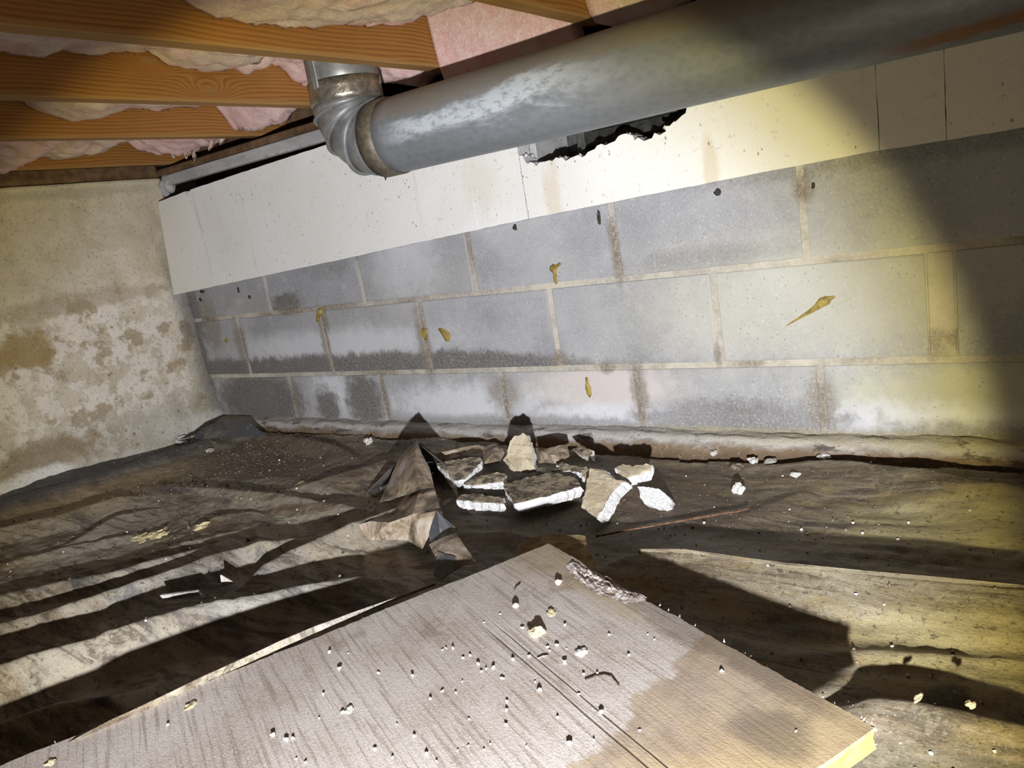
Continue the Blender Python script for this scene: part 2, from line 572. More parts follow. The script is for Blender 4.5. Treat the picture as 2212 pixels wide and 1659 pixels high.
def mat_sheet(name, warm):
    t = T(name)
    P, x, y, z = t.P, t.x, t.y, t.z
    al = t.map(P, (0.55, 2.0, 1.0), rot=(0, 0, -0.95 if not warm else 0.12))
    big = t.noise(al, 3.2, 6, 0.62, 1.4)
    mid = t.noise(al, 12, 7, 0.70, 1.0)
    wisp = t.noise(t.map(al, (0.5, 1.6, 1), loc=(2, 5, 0)), 9, 7, 0.72, 2.2)
    fine = t.noise(P, 105, 4, 0.72)
    vf = t.noise(P, 330, 3, 0.7)
    sil = t.noise(P, 7, 5, 0.6, 1.2)
    c = t.mix(t.ss(mid, 0.35, 0.68), (0.080, 0.058, 0.038), (0.215, 0.165, 0.112))
    # pale silt dried in tide marks
    c = t.mix(t.ss(big, 0.45 if warm else 0.41, 0.60 if warm else 0.54) * 0.8, c, (0.27, 0.235, 0.165) if warm else (0.38, 0.345, 0.275))
    c = t.mix(t.ss(wisp, 0.50, 0.64) * 0.55, c, (0.38, 0.34, 0.255))
    c = t.mix(t.ss(wisp, 0.48, 0.37) * 0.75, c, (0.060, 0.045, 0.030))
    tide = t.ss(t.math('ABSOLUTE', sil - 0.52), 0.02, 0.0)
    c = t.mix(tide * 0.30, c, (0.40, 0.36, 0.25))
    if warm:
        c = t.mix(t.ss(t.noise(t.map(al, loc=(4, 2, 0)), 5, 6, 0.65, 1.5), 0.52, 0.62, 0, 0.6), c, (0.30, 0.235, 0.10))
        c = t.mix(t.blob(x, y, -0.46, 1.08, 0.13, 0.035, 0.5, mid, 0.8) * 0.75, c, (0.40, 0.40, 0.40))
        c = t.mix(t.blob(x, y, -0.08, 1.23, 0.20, 0.07, 0.4, sil, 0.9) * 0.65, c, (0.44, 0.39, 0.21))
        c = t.mix(t.blob(x, y, -0.06, 0.90, 0.16, 0.07, 0.4, mid, 0.8) * 0.6, c, (0.40, 0.34, 0.16))
        c = t.mix(t.blob(x, y, -0.085, 0.80, 0.022, 0.035, 0.3, mid, 0.8) * 0.9, c, (0.07, 0.055, 0.03))
        c = t.mix(t.blob(x, y, -0.75, 1.2, 0.33, 0.24, 0.4, mid, 0.6) * 0.75, c, (0.085, 0.060, 0.040))
        c = t.mix(t.blob(x, y, -0.05, 0.55, 0.24, 0.16, 0.4, mid, 0.7) * 0.75, c, (0.10, 0.095, 0.07))
    else:
        # bare plastic where the dust has slid off the ridges and at the wall
        bare = t.ss(t.noise(al, 6, 6, 0.72, 1.0), 0.54, 0.63)
        c = t.mix(bare * 0.7, c, (0.055, 0.057, 0.065))
        c = t.mix(t.blob(x, y, -2.15, 0.95, 0.16, 0.25, 0.5, mid, 0.7) * 0.6, c, (0.36, 0.26, 0.13))
        c = t.mix(t.blob(x, y, -1.00, 0.66, 0.5, 0.13, 0.5, mid, 0.9) * 0.5, c, t.mix(t.ss(wisp, 0.4, 0.6), (0.10, 0.10, 0.11), (0.36, 0.355, 0.36)))
        c = t.mix(t.blob(x, y, -1.75, 1.30, 0.45, 0.16, 0.5, mid, 0.7) * 0.7, c, (0.115, 0.085, 0.058))
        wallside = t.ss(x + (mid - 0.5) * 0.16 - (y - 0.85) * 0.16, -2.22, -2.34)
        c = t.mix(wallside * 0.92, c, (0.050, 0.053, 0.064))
    c = t.mix(t.ss(fine, 0.56, 0.66, 0, 0.65), c, (0.045, 0.034, 0.024))
    c = t.mix(t.ss(fine, 0.42, 0.33, 0, 0.30), c, (0.36, 0.33, 0.27))
    c = t.mix(t.ss(vf, 0.60, 0.70, 0, 0.55), c, (0.44, 0.41, 0.36))
    c = t.mix(t.ss(vf, 0.40, 0.32, 0, 0.55), c, (0.035, 0.027, 0.02))
    n = t.bump(fine * 0.8 + mid * 1.3 + vf * 0.4, 0.6, 0.006)
    return t.out(c, t.ss(big, 0.3, 0.7, 0.48, 0.75), n, spec=0.4)


def mat_plastic():
    t = T('black_polythene')
    P = t.P
    a = t.noise(P, 14, 5, 0.65)
    c = t.mix(t.ss(a, 0.5, 0.62, 0, 0.7), (0.065, 0.067, 0.075), (0.20, 0.18, 0.16))
    c = t.mix(t.ss(t.noise(P, 90, 3), 0.62, 0.72, 0, 0.5), c, (0.32, 0.30, 0.28))
    return t.out(c, 0.42, t.bump(a, 0.3, 0.006), spec=0.45)


def mat_dusty():
    t = T('dusty_polythene')
    P = t.P
    a = t.noise(P, 17, 6, 0.68, 0.6)
    b = t.noise(P, 60, 4, 0.7)
    c = t.ramp(a, [(0.32, (0.045, 0.045, 0.05)), (0.43, (0.17, 0.13, 0.09)), (0.52, (0.36, 0.285, 0.205)), (0.62, (0.48, 0.42, 0.36)), (0.74, (0.66, 0.62, 0.60))])
    c = t.mix(t.ss(b, 0.55, 0.7, 0, 0.5), c, (0.09, 0.07, 0.05))
    return t.out(c, 0.62, t.bump(a + b * 0.4, 0.5, 0.005), spec=0.3)


def mat_dirt():
    t = T('dirt')
    P = t.P
    a = t.noise(P, 20, 6, 0.7)
    b = t.noise(P, 110, 4, 0.7)
    c = t.mix(t.ss(a, 0.3, 0.7), (0.085, 0.06, 0.04), (0.21, 0.155, 0.105))
    c = t.mix(t.ss(b, 0.6, 0.7, 0, 0.5), c, (0.36, 0.31, 0.24))
    return t.out(c, 0.95, t.bump(a + b, 0.9, 0.008), spec=0.1)


def mat_footing():
    t = T('footing')
    P, x, y, z = t.P, t.x, t.y, t.z
    a = t.noise(t.map(P, (0.5, 1, 1)), 26, 6, 0.7)
    b = t.noise(P, 120, 4, 0.7)
    k = z + (a - 0.5) * 0.05
    c = t.ramp(t.ss(k, -0.01, 0.055), [(0.0, (0.12, 0.085, 0.055)), (0.45, (0.22, 0.16, 0.105)), (0.62, (0.30, 0.265, 0.24)), (0.8, (0.50, 0.48, 0.47)), (1.0, (0.36, 0.34, 0.32))])
    c = t.mix(t.ss(x, -0.9, -0.2, 0, 0.55) * t.ss(k, 0.02, 0.045), c, (0.46, 0.40, 0.21))
    c = t.mix(t.ss(t.noise(t.map(P, (0.4, 1, 1), loc=(2, 0, 0)), 30, 5, 0.7), 0.56, 0.64, 0, 0.8), c, (0.075, 0.06, 0.05))
    c = t.mix(t.ss(b, 0.60, 0.70, 0, 0.6), c, (0.62, 0.58, 0.46))
    return t.out(c, 0.95, t.bump(a + b, 0.9, 0.008), spec=0.1)


def mat_plywood():
    t = T('weathered_plywood')
    o = t.objco()
    P = t.P
    u, v, w = t.xyz(o)     # u along the grain, v across it (from the knotty edge)
    v = v * -1.0
    g = t.noise(t.map(o, (0.035, 1, 1)), 220, 2, 0.6)
    g2 = t.noise(t.map(o, (0.05, 1, 1)), 46, 3, 0.6)
    a = t.noise(o, 7, 5, 0.62)
    fz = t.noise(t.map(o, (0.55, 1, 1)), 560, 2, 0.7)
    c = t.mix(t.ss(a, 0.34, 0.66), (0.40, 0.35, 0.31), (0.54, 0.495, 0.465))
    c = t.mix(t.ss(g, 0.50, 0.68, 0, 0.6), c, (0.23, 0.185, 0.145))
    c = t.mix(t.ss(g2, 0.55, 0.68, 0, 0.35), c, (0.54, 0.50, 0.475))
    c = t.mix(t.ss(fz, 0.54, 0.68, 0, 0.55), c, (0.66, 0.62, 0.59))
    c = t.mix(t.ss(fz, 0.44, 0.30, 0, 0.5), c, (0.23, 0.185, 0.15))
    c = t.mix(t.ss(t.noise(o, 150, 3, 0.7), 0.60, 0.70, 0, 0.45), c, (0.24, 0.19, 0.15))
    wob = t.noise(o, 16, 5, 0.65)
    # wet brown tide towards the near end, ochre at the far corner and the cut end
    s1 = t.ss(u + (wob - 0.5) * 0.10 - v * 0.38, 0.325, 0.337)
    c = t.mix(s1 * 0.72, c, t.mix(t.ss(wob, 0.4, 0.6), (0.27, 0.195, 0.13), (0.37, 0.28, 0.18)))
    s2 = t.ss(u + (wob - 0.5) * 0.10, 0.42, 0.53)
    c = t.mix(s2 * 0.5, c, t.mix(wob, (0.36, 0.25, 0.11), (0.56, 0.43, 0.20)))
    c = t.mix(t.blob(u, v, 0.04, 0.035, 0.09, 0.05, 0.6, wob, 0.9) * 0.55, c, (0.34, 0.245, 0.13))
    c = t.mix(t.blob(u, v, 0.16, 0.03, 0.10, 0.025, 0.6, wob, 0.9) * 0.6, c, (0.36, 0.27, 0.13))
    c = t.mix(t.blob(u, v, 0.33, 0.012, 0.22, 0.016, 0.5, wob, 0.9) * 0.45, c, (0.09, 0.07, 0.05))
    c = t.mix(t.blob(u, v, 0.50, 0.07, 0.035, 0.03, 0.5, wob, 0.9) * 0.55, c, (0.12, 0.10, 0.075))
    mould = t.noise(o, 11, 5, 0.7)
    c = t.mix(t.ss(mould, 0.58, 0.68, 0, 0.5), c, (0.25, 0.20, 0.15))
    # two saw scores along the grain
    sc = t.mx(t.ss(t.math('ABSOLUTE', v - 0.183 - (a - 0.5) * 0.004), 0.0016, 0.0006),
              t.ss(t.math('ABSOLUTE', v - 0.170 - (a - 0.5) * 0.004), 0.0014, 0.0005)) * t.ss(u, 0.12, 0.2)
    c = t.mix(sc * 0.65, c, (0.10, 0.075, 0.05))
    c = t.mix(t.ss(w, 0.019, 0.016), c, t.mix(g, (0.42, 0.28, 0.08), (0.62, 0.45, 0.16)))
    n = t.bump(fz * 0.8 + g * 0.8 - sc * 2.0, 0.5, 0.0022)
    return t.out(c, 0.9, n, spec=0.12)


def mat_joist():
    t = T('joist_wood')
    o = t.objco()
    r = t.rnd()
    x, y, z = t.xyz(o)
    wob = t.noise(t.map(o, (0.5, 0.28, 1.1)), 3.0, 3, 0.5)
    q = z + x * 0.6 + r * 7.0 + (wob - 0.5) * 0.12
    # two knots in one board: the rings bow round them
    knot = None
    for ky, kz in ((1.144, 0.958), (1.011, 1.011)):
        a_ = (t.y - ky) / 0.055
        b_ = (t.z - kz) / 0.022
        d_ = a_ * a_ + b_ * b_
        k_ = t.math('EXPONENT', d_ * -1.0) * t.ss(t.math('ABSOLUTE', t.x + 1.533), 0.06, 0.04)
        q = q + k_ * 0.05
        knot = k_ if knot is None else t.mx(knot, k_)
    ring = t.math('FRACT', q * 105.0)
    ring = t.ss(ring, 0.25, 0.95) * t.ss(ring, 1.0, 0.96)
    fib = t.noise(t.map(o, (1, 0.03, 1)), 300, 3, 0.7)
    a = t.noise(t.map(o, (1, 0.3, 1)), 5, 4)
    c = t.mix(ring * 0.65, (0.40, 0.185, 0.052), (0.17, 0.065, 0.017))
    c = t.mix(t.ss(a, 0.42, 0.7, 0, 0.5), c, (0.22, 0.095, 0.028))
    c = t.mix(t.ss(fib, 0.45, 0.65, 0, 0.3), c, (0.40, 0.21, 0.075))
    c = t.mix(t.ss(knot, 0.80, 0.93, 0, 0.7), c, (0.30, 0.17, 0.07))
    c = t.mix(t.ss(z, 0.012, 0.002, 0, 0.45), c, (0.42, 0.28, 0.12))
    return t.out(c, 0.75, t.bump(ring * -0.5 + fib, 0.35, 0.002), spec=0.2)


def mat_oldwood():
    t = T('dark_old_wood')
    o = t.P
    a = t.noise(t.map(o, (0.15, 1, 1)), 30, 4)
    b = t.noise(t.map(o, (1, 0.15, 1)), 30, 4)
    c = t.mix(t.ss(a * 0.5 + b * 0.5, 0.35, 0.65), (0.085, 0.05, 0.028), (0.20, 0.125, 0.07))
    return t.out(c, 0.85, t.bump(a + b, 0.5, 0.004), spec=0.15)


def mat_sill():
    t = T('grey_sill')
    P = t.P
    a = t.noise(t.map(P, (0.3, 1, 1)), 20, 5, 0.65)
    c = t.mix(t.ss(a, 0.35, 0.65), (0.36, 0.36, 0.365), (0.50, 0.50, 0.505))
    c = t.mix(t.ss(t.noise(P, 60, 3), 0.6, 0.7, 0, 0.6), c, (0.22, 0.19, 0.16))
    return t.out(c, 0.85, t.bump(a, 0.4, 0.004), spec=0.15)


def mat_batt(name, pinkness, grime):
    t = T(name)
    P = t.P
    a = t.noise(P, 6.5, 5, 0.62, 0.6)
    b = t.noise(P, 24, 6, 0.7, 1.0)
    f = t.noise(P, 160, 4, 0.8, 2.0)
    pink = t.mix(t.ss(b, 0.35, 0.65), (0.88, 0.54, 0.53), (0.95, 0.73, 0.71))
    cream = t.mix(t.ss(b, 0.35, 0.65), (0.90, 0.70, 0.56), (0.95, 0.84, 0.73))
    c = t.mix(t.ss(a, 0.40 + pinkness * 0.2, 0.54 + pinkness * 0.2), pink, cream)
    c = t.mix(t.ss(t.noise(t.map(P, loc=(7, 3, 1)), 8, 5, 0.65), 0.62 - grime * 0.14, 0.78 - grime * 0.14, 0, 0.65), c, (0.46, 0.38, 0.30))
    c = t.mix(t.ss(f, 0.55, 0.72, 0, 0.4), c, (0.88, 0.78, 0.72))
    return t.out(c, 1.0, t.bump(f * 0.7 + b * 1.2, 0.9, 0.012), spec=0.05, sheen=0.5, sheen_col=(1.0, 0.74, 0.70))


def mat_galv():
    t = T('galvanized_steel')
    P, x, y, z = t.P, t.x, t.y, t.z
    sp = t.vor(t.map(P, (1, 1.4, 1.4)), 60)
    a = t.noise(t.map(P, (0.35, 1, 1)), 13, 6, 0.68, 0.4)
    f = t.noise(t.map(P, (0.5, 1, 1)), 95, 4, 0.75)
    c = t.mix(t.ss(sp, 0.1, 0.7), (0.215, 0.23, 0.25), (0.245, 0.26, 0.28))
    # chalky white rust in a long patch along the pipe's shoulder
    k = z - 0.772 - (x + 0.9) * 0.02 + (a - 0.5) * 0.10
    oxide = t.ss(k, -0.028, -0.005) * t.ss(k, 0.034, 0.016) * t.ss(x, -1.12, -1.0) * t.ss(x, -0.50, -0.75)
    c = t.mix(oxide * t.ss(f, 0.32, 0.52) * 0.85, c, (0.46, 0.50, 0.54))
    c = t.mix(t.ss(f, 0.57, 0.70, 0, 0.35), c, (0.36, 0.39, 0.41))
    # settled dust on the upper side
    dust = t.ss(z + (a - 0.5) * 0.06, 0.792, 0.815) * t.ss(x, -1.16, -1.10)
    c = t.mix(dust * 0.75, c, (0.17, 0.145, 0.11))
    rust = t.ss(z + (a - 0.5) * 0.03 - (x + 0.1) * 0.02, 0.7005, 0.705) * t.ss(z + (a - 0.5) * 0.03 - (x + 0.1) * 0.02, 0.722, 0.711) * t.ss(x, -0.22, -0.10)
    c = t.mix(rust * 0.9, c, t.mix(f, (0.12, 0.045, 0.015), (0.30, 0.13, 0.04)))
    met = t.math('MULTIPLY', 0.40, (1 - t.mx(t.mx(oxide, dust), rust)))
    n = t.bump(a * 0.5 + f * 0.25, 0.25, 0.004)
    return t.out(c, t.ss(a, 0.3, 0.7, 0.42, 0.62), n, metal=met, spec=0.4)


def mat_elbow():
    t = T('elbow_steel')
    P = t.P
    a = t.noise(P, 18, 5, 0.65)
    c = t.mix(t.ss(a, 0.35, 0.65), (0.26, 0.265, 0.265), (0.38, 0.39, 0.40))
    c = t.mix(t.ss(t.noise(P, 55, 4), 0.55, 0.68, 0, 0.5), c, (0.24, 0.21, 0.16))
    return t.out(c, 0.44, t.bump(a, 0.25, 0.003), metal=0.6, spec=0.4)


def mat_tape(name, c0, c1, rough, metal):
    t = T(name)
    P = t.P
    a = t.noise(P, 45, 5, 0.6, 1.5)
    c = t.mix(t.ss(a, 0.35, 0.65), c0, c1)
    return t.out(c, rough, t.bump(a, 0.8, 0.004), metal=metal, spec=0.4)


def mat_plain(name, c0, c1, scale=60, rough=0.9, bump=0.6, spec=0.15, metal=0.0, dist=0.003):
    t = T(name)
    a = t.noise(t.P, scale, 5, 0.65)
    c = t.mix(t.ss(a, 0.35, 0.65), c0, c1)
    return t.out(c, rough, t.bump(a, bump, dist), spec=spec, metal=metal)


BLOCK, MORTAR, PARGE = mat_block(), mat_mortar(), mat_parge()
FOAM, FOAM_B, FOAM_S = mat_foam(), mat_foam_broken(), mat_foam_skin(False)
FOAM_T = mat_foam_skin(True)
SHEET_L, SHEET_R = mat_sheet('sheet_grey_dust', False), mat_sheet('sheet_ochre_dust', True)
PLASTIC, DUSTY, DIRT, FOOT = mat_plastic(), mat_dusty(), mat_dirt(), mat_footing()
PLY, JOIST, OLDWOOD, SILL = mat_plywood(), mat_joist(), mat_oldwood(), mat_sill()
BATT_A = mat_batt('fibreglass_peach', 0.0, 0.2)
BATT_B = mat_batt('fibreglass_pink', 0.9, 0.0)
BATT_C = mat_batt('fibreglass_soiled', 0.0, 1.3)
GALV, ELBOW = mat_galv(), mat_elbow()
TAPE = mat_tape('foil_tape', (0.30, 0.27, 0.22), (0.48, 0.45, 0.39), 0.30, 0.8)
TAPE_D = mat_tape('brown_cloth_tape', (0.085, 0.07, 0.05), (0.15, 0.125, 0.09), 0.5, 0.2)
GLUE = mat_plain('dried_adhesive', (0.20, 0.135, 0.03), (0.40, 0.31, 0.085), 70, 0.55, 0.4, 0.3)
SPECK = mat_plain('dark_speck', (0.025, 0.02, 0.018), (0.09, 0.075, 0.06), 120)
CRUMB = mat_plain('pale_crumb', (0.55, 0.53, 0.50), (0.82, 0.80, 0.78), 200)
SPRINKLE = mat_plain('pale_sprinkle', (0.30, 0.27, 0.23), (0.58, 0.55, 0.50), 200)
CREAM = mat_plain('cream_flake', (0.48, 0.41, 0.25), (0.72, 0.64, 0.42), 60, bump=0.9)
GRIT = mat_plain('grit', (0.10, 0.075, 0.052), (0.28, 0.235, 0.18), 90)
RUST = mat_plain('rusty_rod', (0.10, 0.052, 0.032), (0.21, 0.12, 0.075), 110)
STONE = mat_plain('pale_stone', (0.34, 0.32, 0.29), (0.62, 0.60, 0.56), 50, bump=1.0)
SLAB = mat_plain('tan_slab', (0.17, 0.12, 0.065), (0.34, 0.25, 0.13), 45, bump=1.0)
DARKMETAL = mat_plain('dark_vent_metal', (0.06, 0.06, 0.055), (0.12, 0.12, 0.11), 40, 0.6, 0.3, 0.3, 0.3)
KNOT = mat_plain('torn_knot', (0.24, 0.185, 0.15), (0.60, 0.55, 0.54), 90, bump=1.0, dist=0.006)


# ================================================================== THE SETTING
D = 1.527                     # face of the block wall
XC = -2.435                   # corner with the left wall
XR = 1.60                     # the wall runs on past the frame
YB = -1.40                    # and the place goes on behind the camera
J1, J2, JT = 0.397, 0.194, 0.600
VENT_X0, VENT_X1 = -0.965, -0.535


def ground_z(x, y):
    x = np.asarray(x, float)
    y = np.asarray(y, float)
    z = 0.006 * fbm(x * 2.2, y * 2.2, 3, 5)
    z = z + 0.030 * np.exp(-(((x + 0.78) / 0.22) ** 2 + ((y - 1.27) / 0.10) ** 2))      # heap under the broken foam
    z = z + 0.046 * sstep(-2.15, -2.45, x) * sstep(1.45, 0.9, y)                         # soil banked on the left wall
    z = z + 0.018 * sstep(1.36, 1.50, y)
    z = z + 0.052 * np.exp(-(((x + 0.42) / 0.13) ** 2 + ((y - 0.40) / 0.13) ** 2))      # mound the plywood lies on
    return z


# floor: bare soil
nx, ny = 170, 120
gx, gy = np.meshgrid(np.linspace(-2.6, XR, nx), np.linspace(YB, 1.60, ny), indexing='ij')
gz = ground_z(gx, gy) - 0.020 + 0.006 * fbm(gx * 14, gy * 14, 3, 8)
V = np.stack([gx, gy, gz], -1).reshape(-1, 3)
floor = obj('floor', V, grid_faces(nx, ny), DIRT, smooth=True, fix=False)
tag(floor, 'bare brown soil under the plastic sheeting', kind='structure')

# back wall: mortar body with the vent opening left free, then every block as its own piece
wb_boxes = [(XC - 0.3, XR, D + 0.0032, D + 0.20, -0.15, JT),
            (XC - 0.3, VENT_X0, D + 0.0032, D + 0.20, JT, 0.803),
            (VENT_X1, XR, D + 0.0032, D + 0.20, JT, 0.803)]
V, F = [], []
for b in wb_boxes:
    k = len(V)
    V += box_v(*b)
    F += [tuple(i + k for i in f) for f in BOXF]
wall_back = obj('wall_back', V, F, MORTAR)
tag(wall_back, 'grey concrete block wall with tan mortar and damp stains', kind='structure')


def course(z0, z1, joints, gap=0.0135):
    for a, b in zip(joints[:-1], joints[1:]):
        ga = a if not isinstance(a, tuple) else a[1]
        gb = b if not isinstance(b, tuple) else b[0]
        x0 = ga + (gap / 2 if not isinstance(a, tuple) else 0)
        x1 = gb - (gap / 2 if not isinstance(b, tuple) else 0)
        d = random.uniform(-0.0018, 0.0004)
        bevel_box('block', x0, x1, D + d, D + 0.08, z0 + gap / 2, z1 - gap / 2, BLOCK, wall_back, r=0.0035, jit=0.0006, seg=2)


def jx(pts):
    return [p[0] for p in pts]


xb = jx([(-1.986, 1.527, 0.115), (-1.578, 1.527, 0.117), (-1.143, 1.527, 0.118), (-0.761, 1.527, 0.12), (-0.36, 1.527, 0.121)])
xm = jx([(-2.179, 1.527, 0.332), (-1.769, 1.527, 0.321), (-1.374, 1.527, 0.302), (-0.96, 1.527, 0.305), (-0.558, 1.527, 0.293)])
xt = jx([(-1.994, 1.527, 0.451), (-1.576, 1.527, 0.459), (-1.175, 1.527, 0.448), (-0.769, 1.527, 0.457), (-0.369, 1.527, 0.48)])
course(0.030, J2, [XC] + xb + [xb[-1] + 0.406 * k for k in (1, 2, 3, 4)] + [XR])
patch = ((-0.168, 1.527, 0.288)[0], (-0.121, 1.527, 0.284)[0])
course(J2, J1, [XC] + xm + [patch] + [patch[1] + 0.406 * k for k in (1, 2, 3)] + [XR])
course(J1, JT, [XC] + xt + [xt[-1] + 0.406 * k for k in (1, 2, 3, 4)] + [XR])
course(JT, 0.803, [XC, -2.19, -1.78, -1.37, VENT_X0 - 0.002])
course(JT, 0.803, [VENT_X1 + 0.002, -0.13, 0.276, 0.682, 1.09, XR])
# the wide mortar patch stands as a flat fillet between two blocks
bevel_box('mortar_patch', patch[0] + 0.002, patch[1] - 0.002, D + 0.0005, D + 0.02, J2 + 0.006, J1 - 0.006, MORTAR, wall_back, r=0.002)


def wall_lump(name, cx, cz, outline, mat, thick, parent):
    """Flattened blob on the wall: outline in (dx, dz) metres, domed towards the room."""
    V = [(cx, D - thick, cz)]
    n = len(outline)
    for s_, q in ((0.6, 0.75), (1.0, 0.02)):
        for dx, dz in outline:
            V.append((cx + dx * s_, D - thick * q, cz + dz * s_))
    F = [(0, 1 + i, 1 + (i + 1) % n) for i in range(n)]
    F += [(1 + i, 1 + n + i, 1 + n + (i + 1) % n, 1 + (i + 1) % n) for i in range(n)]
    V += [(cx + dx, D + 0.003, cz + dz) for dx, dz in outline]
    F += [(1 + n + i, 1 + 2 * n + i, 1 + 2 * n + (i + 1) % n, 1 + n + (i + 1) % n) for i in range(n)]
    F.append(tuple(1 + 2 * n + i for i in range(n)))
    return obj(name, V, F, mat, parent, smooth=True)


def ring_pts(rx, rz, n=10, jit=0.2, seed=0):
    r = random.Random(seed)
    return [(rx * math.cos(2 * math.pi * i / n) * r.uniform(1 - jit, 1 + jit), rz * math.sin(2 * math.pi * i / n) * r.uniform(1 - jit, 1 + jit)) for i in range(n)]


p = (-0.937, 1.527, 0.435)
wall_lump('adhesive_drip', p[0], p[2], [(-0.012, 0.0), (-0.010, 0.008), (0.0, 0.014), (0.006, 0.010), (0.020, 0.016), (0.022, 0.010), (0.010, 0.002), (0.006, -0.008), (0.005, -0.030), (0.0, -0.036), (-0.003, -0.030), (-0.002, -0.010)], GLUE, 0.007, wall_back)
p = (-1.778, 1.527, 0.378)
wall_lump('adhesive_drip', p[0], p[2], [(-0.020, -0.018), (-0.010, 0.004), (0.004, 0.020), (0.018, 0.022), (0.016, 0.004), (0.002, -0.006), (-0.008, -0.022)], GLUE, 0.008, wall_back)
p = (-1.301, 1.527, 0.296)
wall_lump('adhesive_drip', p[0], p[2], [(-0.024, 0.018), (-0.012, 0.020), (0.002, 0.014), (0.016, 0.006), (0.018, -0.008), (0.008, -0.022), (-0.004, -0.020), (-0.010, -0.004)], GLUE, 0.010, wall_back)
p = (-1.379, 1.527, 0.302)
wall_lump('adhesive_drip', p[0], p[2], ring_pts(0.022, 0.016, 9, 0.4, 4), GLUE, 0.002, wall_back)
p = (-2.266, 1.527, 0.32)
wall_lump('adhesive_drip', p[0], p[2], ring_pts(0.012, 0.010, 8, 0.3, 5), GLUE, 0.003, wall_back)
p = (-0.89, 1.527, 0.145)
wall_lump('adhesive_drip', p[0], p[2], [(-0.006, 0.012), (-0.004, 0.030), (0.003, 0.030), (0.005, 0.010), (0.009, 0.0), (0.008, -0.018), (0.0, -0.028), (-0.007, -0.016), (-0.009, 0.0)], GLUE, 0.006, wall_back)
p = (-0.343, 1.527, 0.316)
spine = [((0.022, 0.008), 0.002), ((0.013, 0.006), 0.0045), ((0.006, 0.002), 0.0095), ((-0.004, -0.002), 0.0095), ((-0.014, -0.010), 0.0065), ((-0.030, -0.020), 0.0042), ((-0.050, -0.031), 0.0028), ((-0.070, -0.042), 0.0018), ((-0.086, -0.051), 0.0006)]
tubeV, tubeF = [], []
for i, ((dx, dz), w_) in enumerate(spine):
    (ax_, az_), (bx_, bz_) = spine[max(i - 1, 0)][0], spine[min(i + 1, len(spine) - 1)][0]
    tx, tz = bx_ - ax_, bz_ - az_
    L_ = math.hypot(tx, tz)
    nx_, nz_ = -tz / L_, tx / L_
    for q in range(9):
        an = math.pi * q / 8
        tubeV.append((p[0] + dx + nx_ * w_ * math.cos(an), D + 0.001 - w_ * 0.7 * math.sin(an), p[2] + dz + nz_ * w_ * math.cos(an)))
for i in range(len(spine) - 1):
    for q in range(8):
        tubeF.append((i * 9 + q, i * 9 + q + 1, (i + 1) * 9 + q + 1, (i + 1) * 9 + q))
obj('adhesive_drip', tubeV, tubeF, GLUE, wall_back, smooth=True)
for px_, pz_, rx_, rz_ in (((-1.027, 1.527, 0.544)[0], (-1.027, 1.527, 0.544)[2], 0.007, 0.009), ((-0.801, 1.527, 0.538)[0], (-0.801, 1.527, 0.538)[2], 0.006, 0.016),
                           ((-0.529, 1.527, 0.552)[0], (-0.529, 1.527, 0.552)[2], 0.007, 0.009), ((-0.347, 1.527, 0.536)[0], (-0.347, 1.527, 0.536)[2], 0.004, 0.006),
                           ((-2.335, 1.527, 0.493)[0], (-2.335, 1.527, 0.493)[2], 0.015, 0.007), ((-2.355, 1.527, 0.467)[0], (-2.355, 1.527, 0.467)[2], 0.008, 0.007),
                           ((-2.136, 1.527, 0.481)[0], (-2.136, 1.527, 0.481)[2], 0.005, 0.012), ((-2.087, 1.527, 0.456)[0], (-2.087, 1.527, 0.456)[2], 0.007, 0.007)):
    wall_lump('dark_scab', px_, pz_, ring_pts(rx_, rz_, 8, 0.35, int(px_ * 1000)), SPECK, 0.006, wall_back)

# left wall: parged, uneven face with the ghost of the courses, thicker at the foot
ny, nz = 260, 110
ly, lz = np.meshgrid(np.linspace(YB, D + 0.02, ny), np.linspace(-0.10, 0.885, nz), indexing='ij')
jz = np.minimum.reduce([np.abs(lz - c_ + 0.004 * fbm(ly * 9, lz * 3, 2, 3)) for c_ in (0.105, 0.194, 0.397, 0.600, 0.803)])
lx = XC + 0.012 * fbm(ly * 3.5, lz * 4.5, 4, 21) + 0.0022 * fbm(ly * 22, lz * 22, 3, 27) + 0.005 * np.exp(-(jz / 0.008) ** 2) * (fbm(ly * 5, lz * 5, 2, 33) > -0.1)
lx = lx + 0.030 * sstep(0.14, 0.0, lz) + 0.035 * sstep(1.40, 1.53, ly) * sstep(0.30, 0.0, lz)
lx[-1, :] = XC - 0.06
V = np.stack([lx, ly, lz], -1).reshape(-1, 3)
F = [tuple(f) for f in grid_faces(ny, nz)]
k = len(V)
back = [(XC - 0.2, YB, -0.10), (XC - 0.2, YB, 0.885), (XC - 0.2, D + 0.02, 0.885), (XC - 0.2, D + 0.02, -0.10)]
top = [i * nz + nz - 1 for i in range(ny)]
bot = [i * nz for i in range(ny)]
F += [tuple(top) + (k + 2, k + 1), tuple(bot) + (k + 3, k), (k, k + 1, k + 2, k + 3)]
V = np.vstack([V, back])
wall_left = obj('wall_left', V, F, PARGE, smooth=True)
tag(wall_left, 'tan parged foundation wall with flaking pale crust', kind='structure')

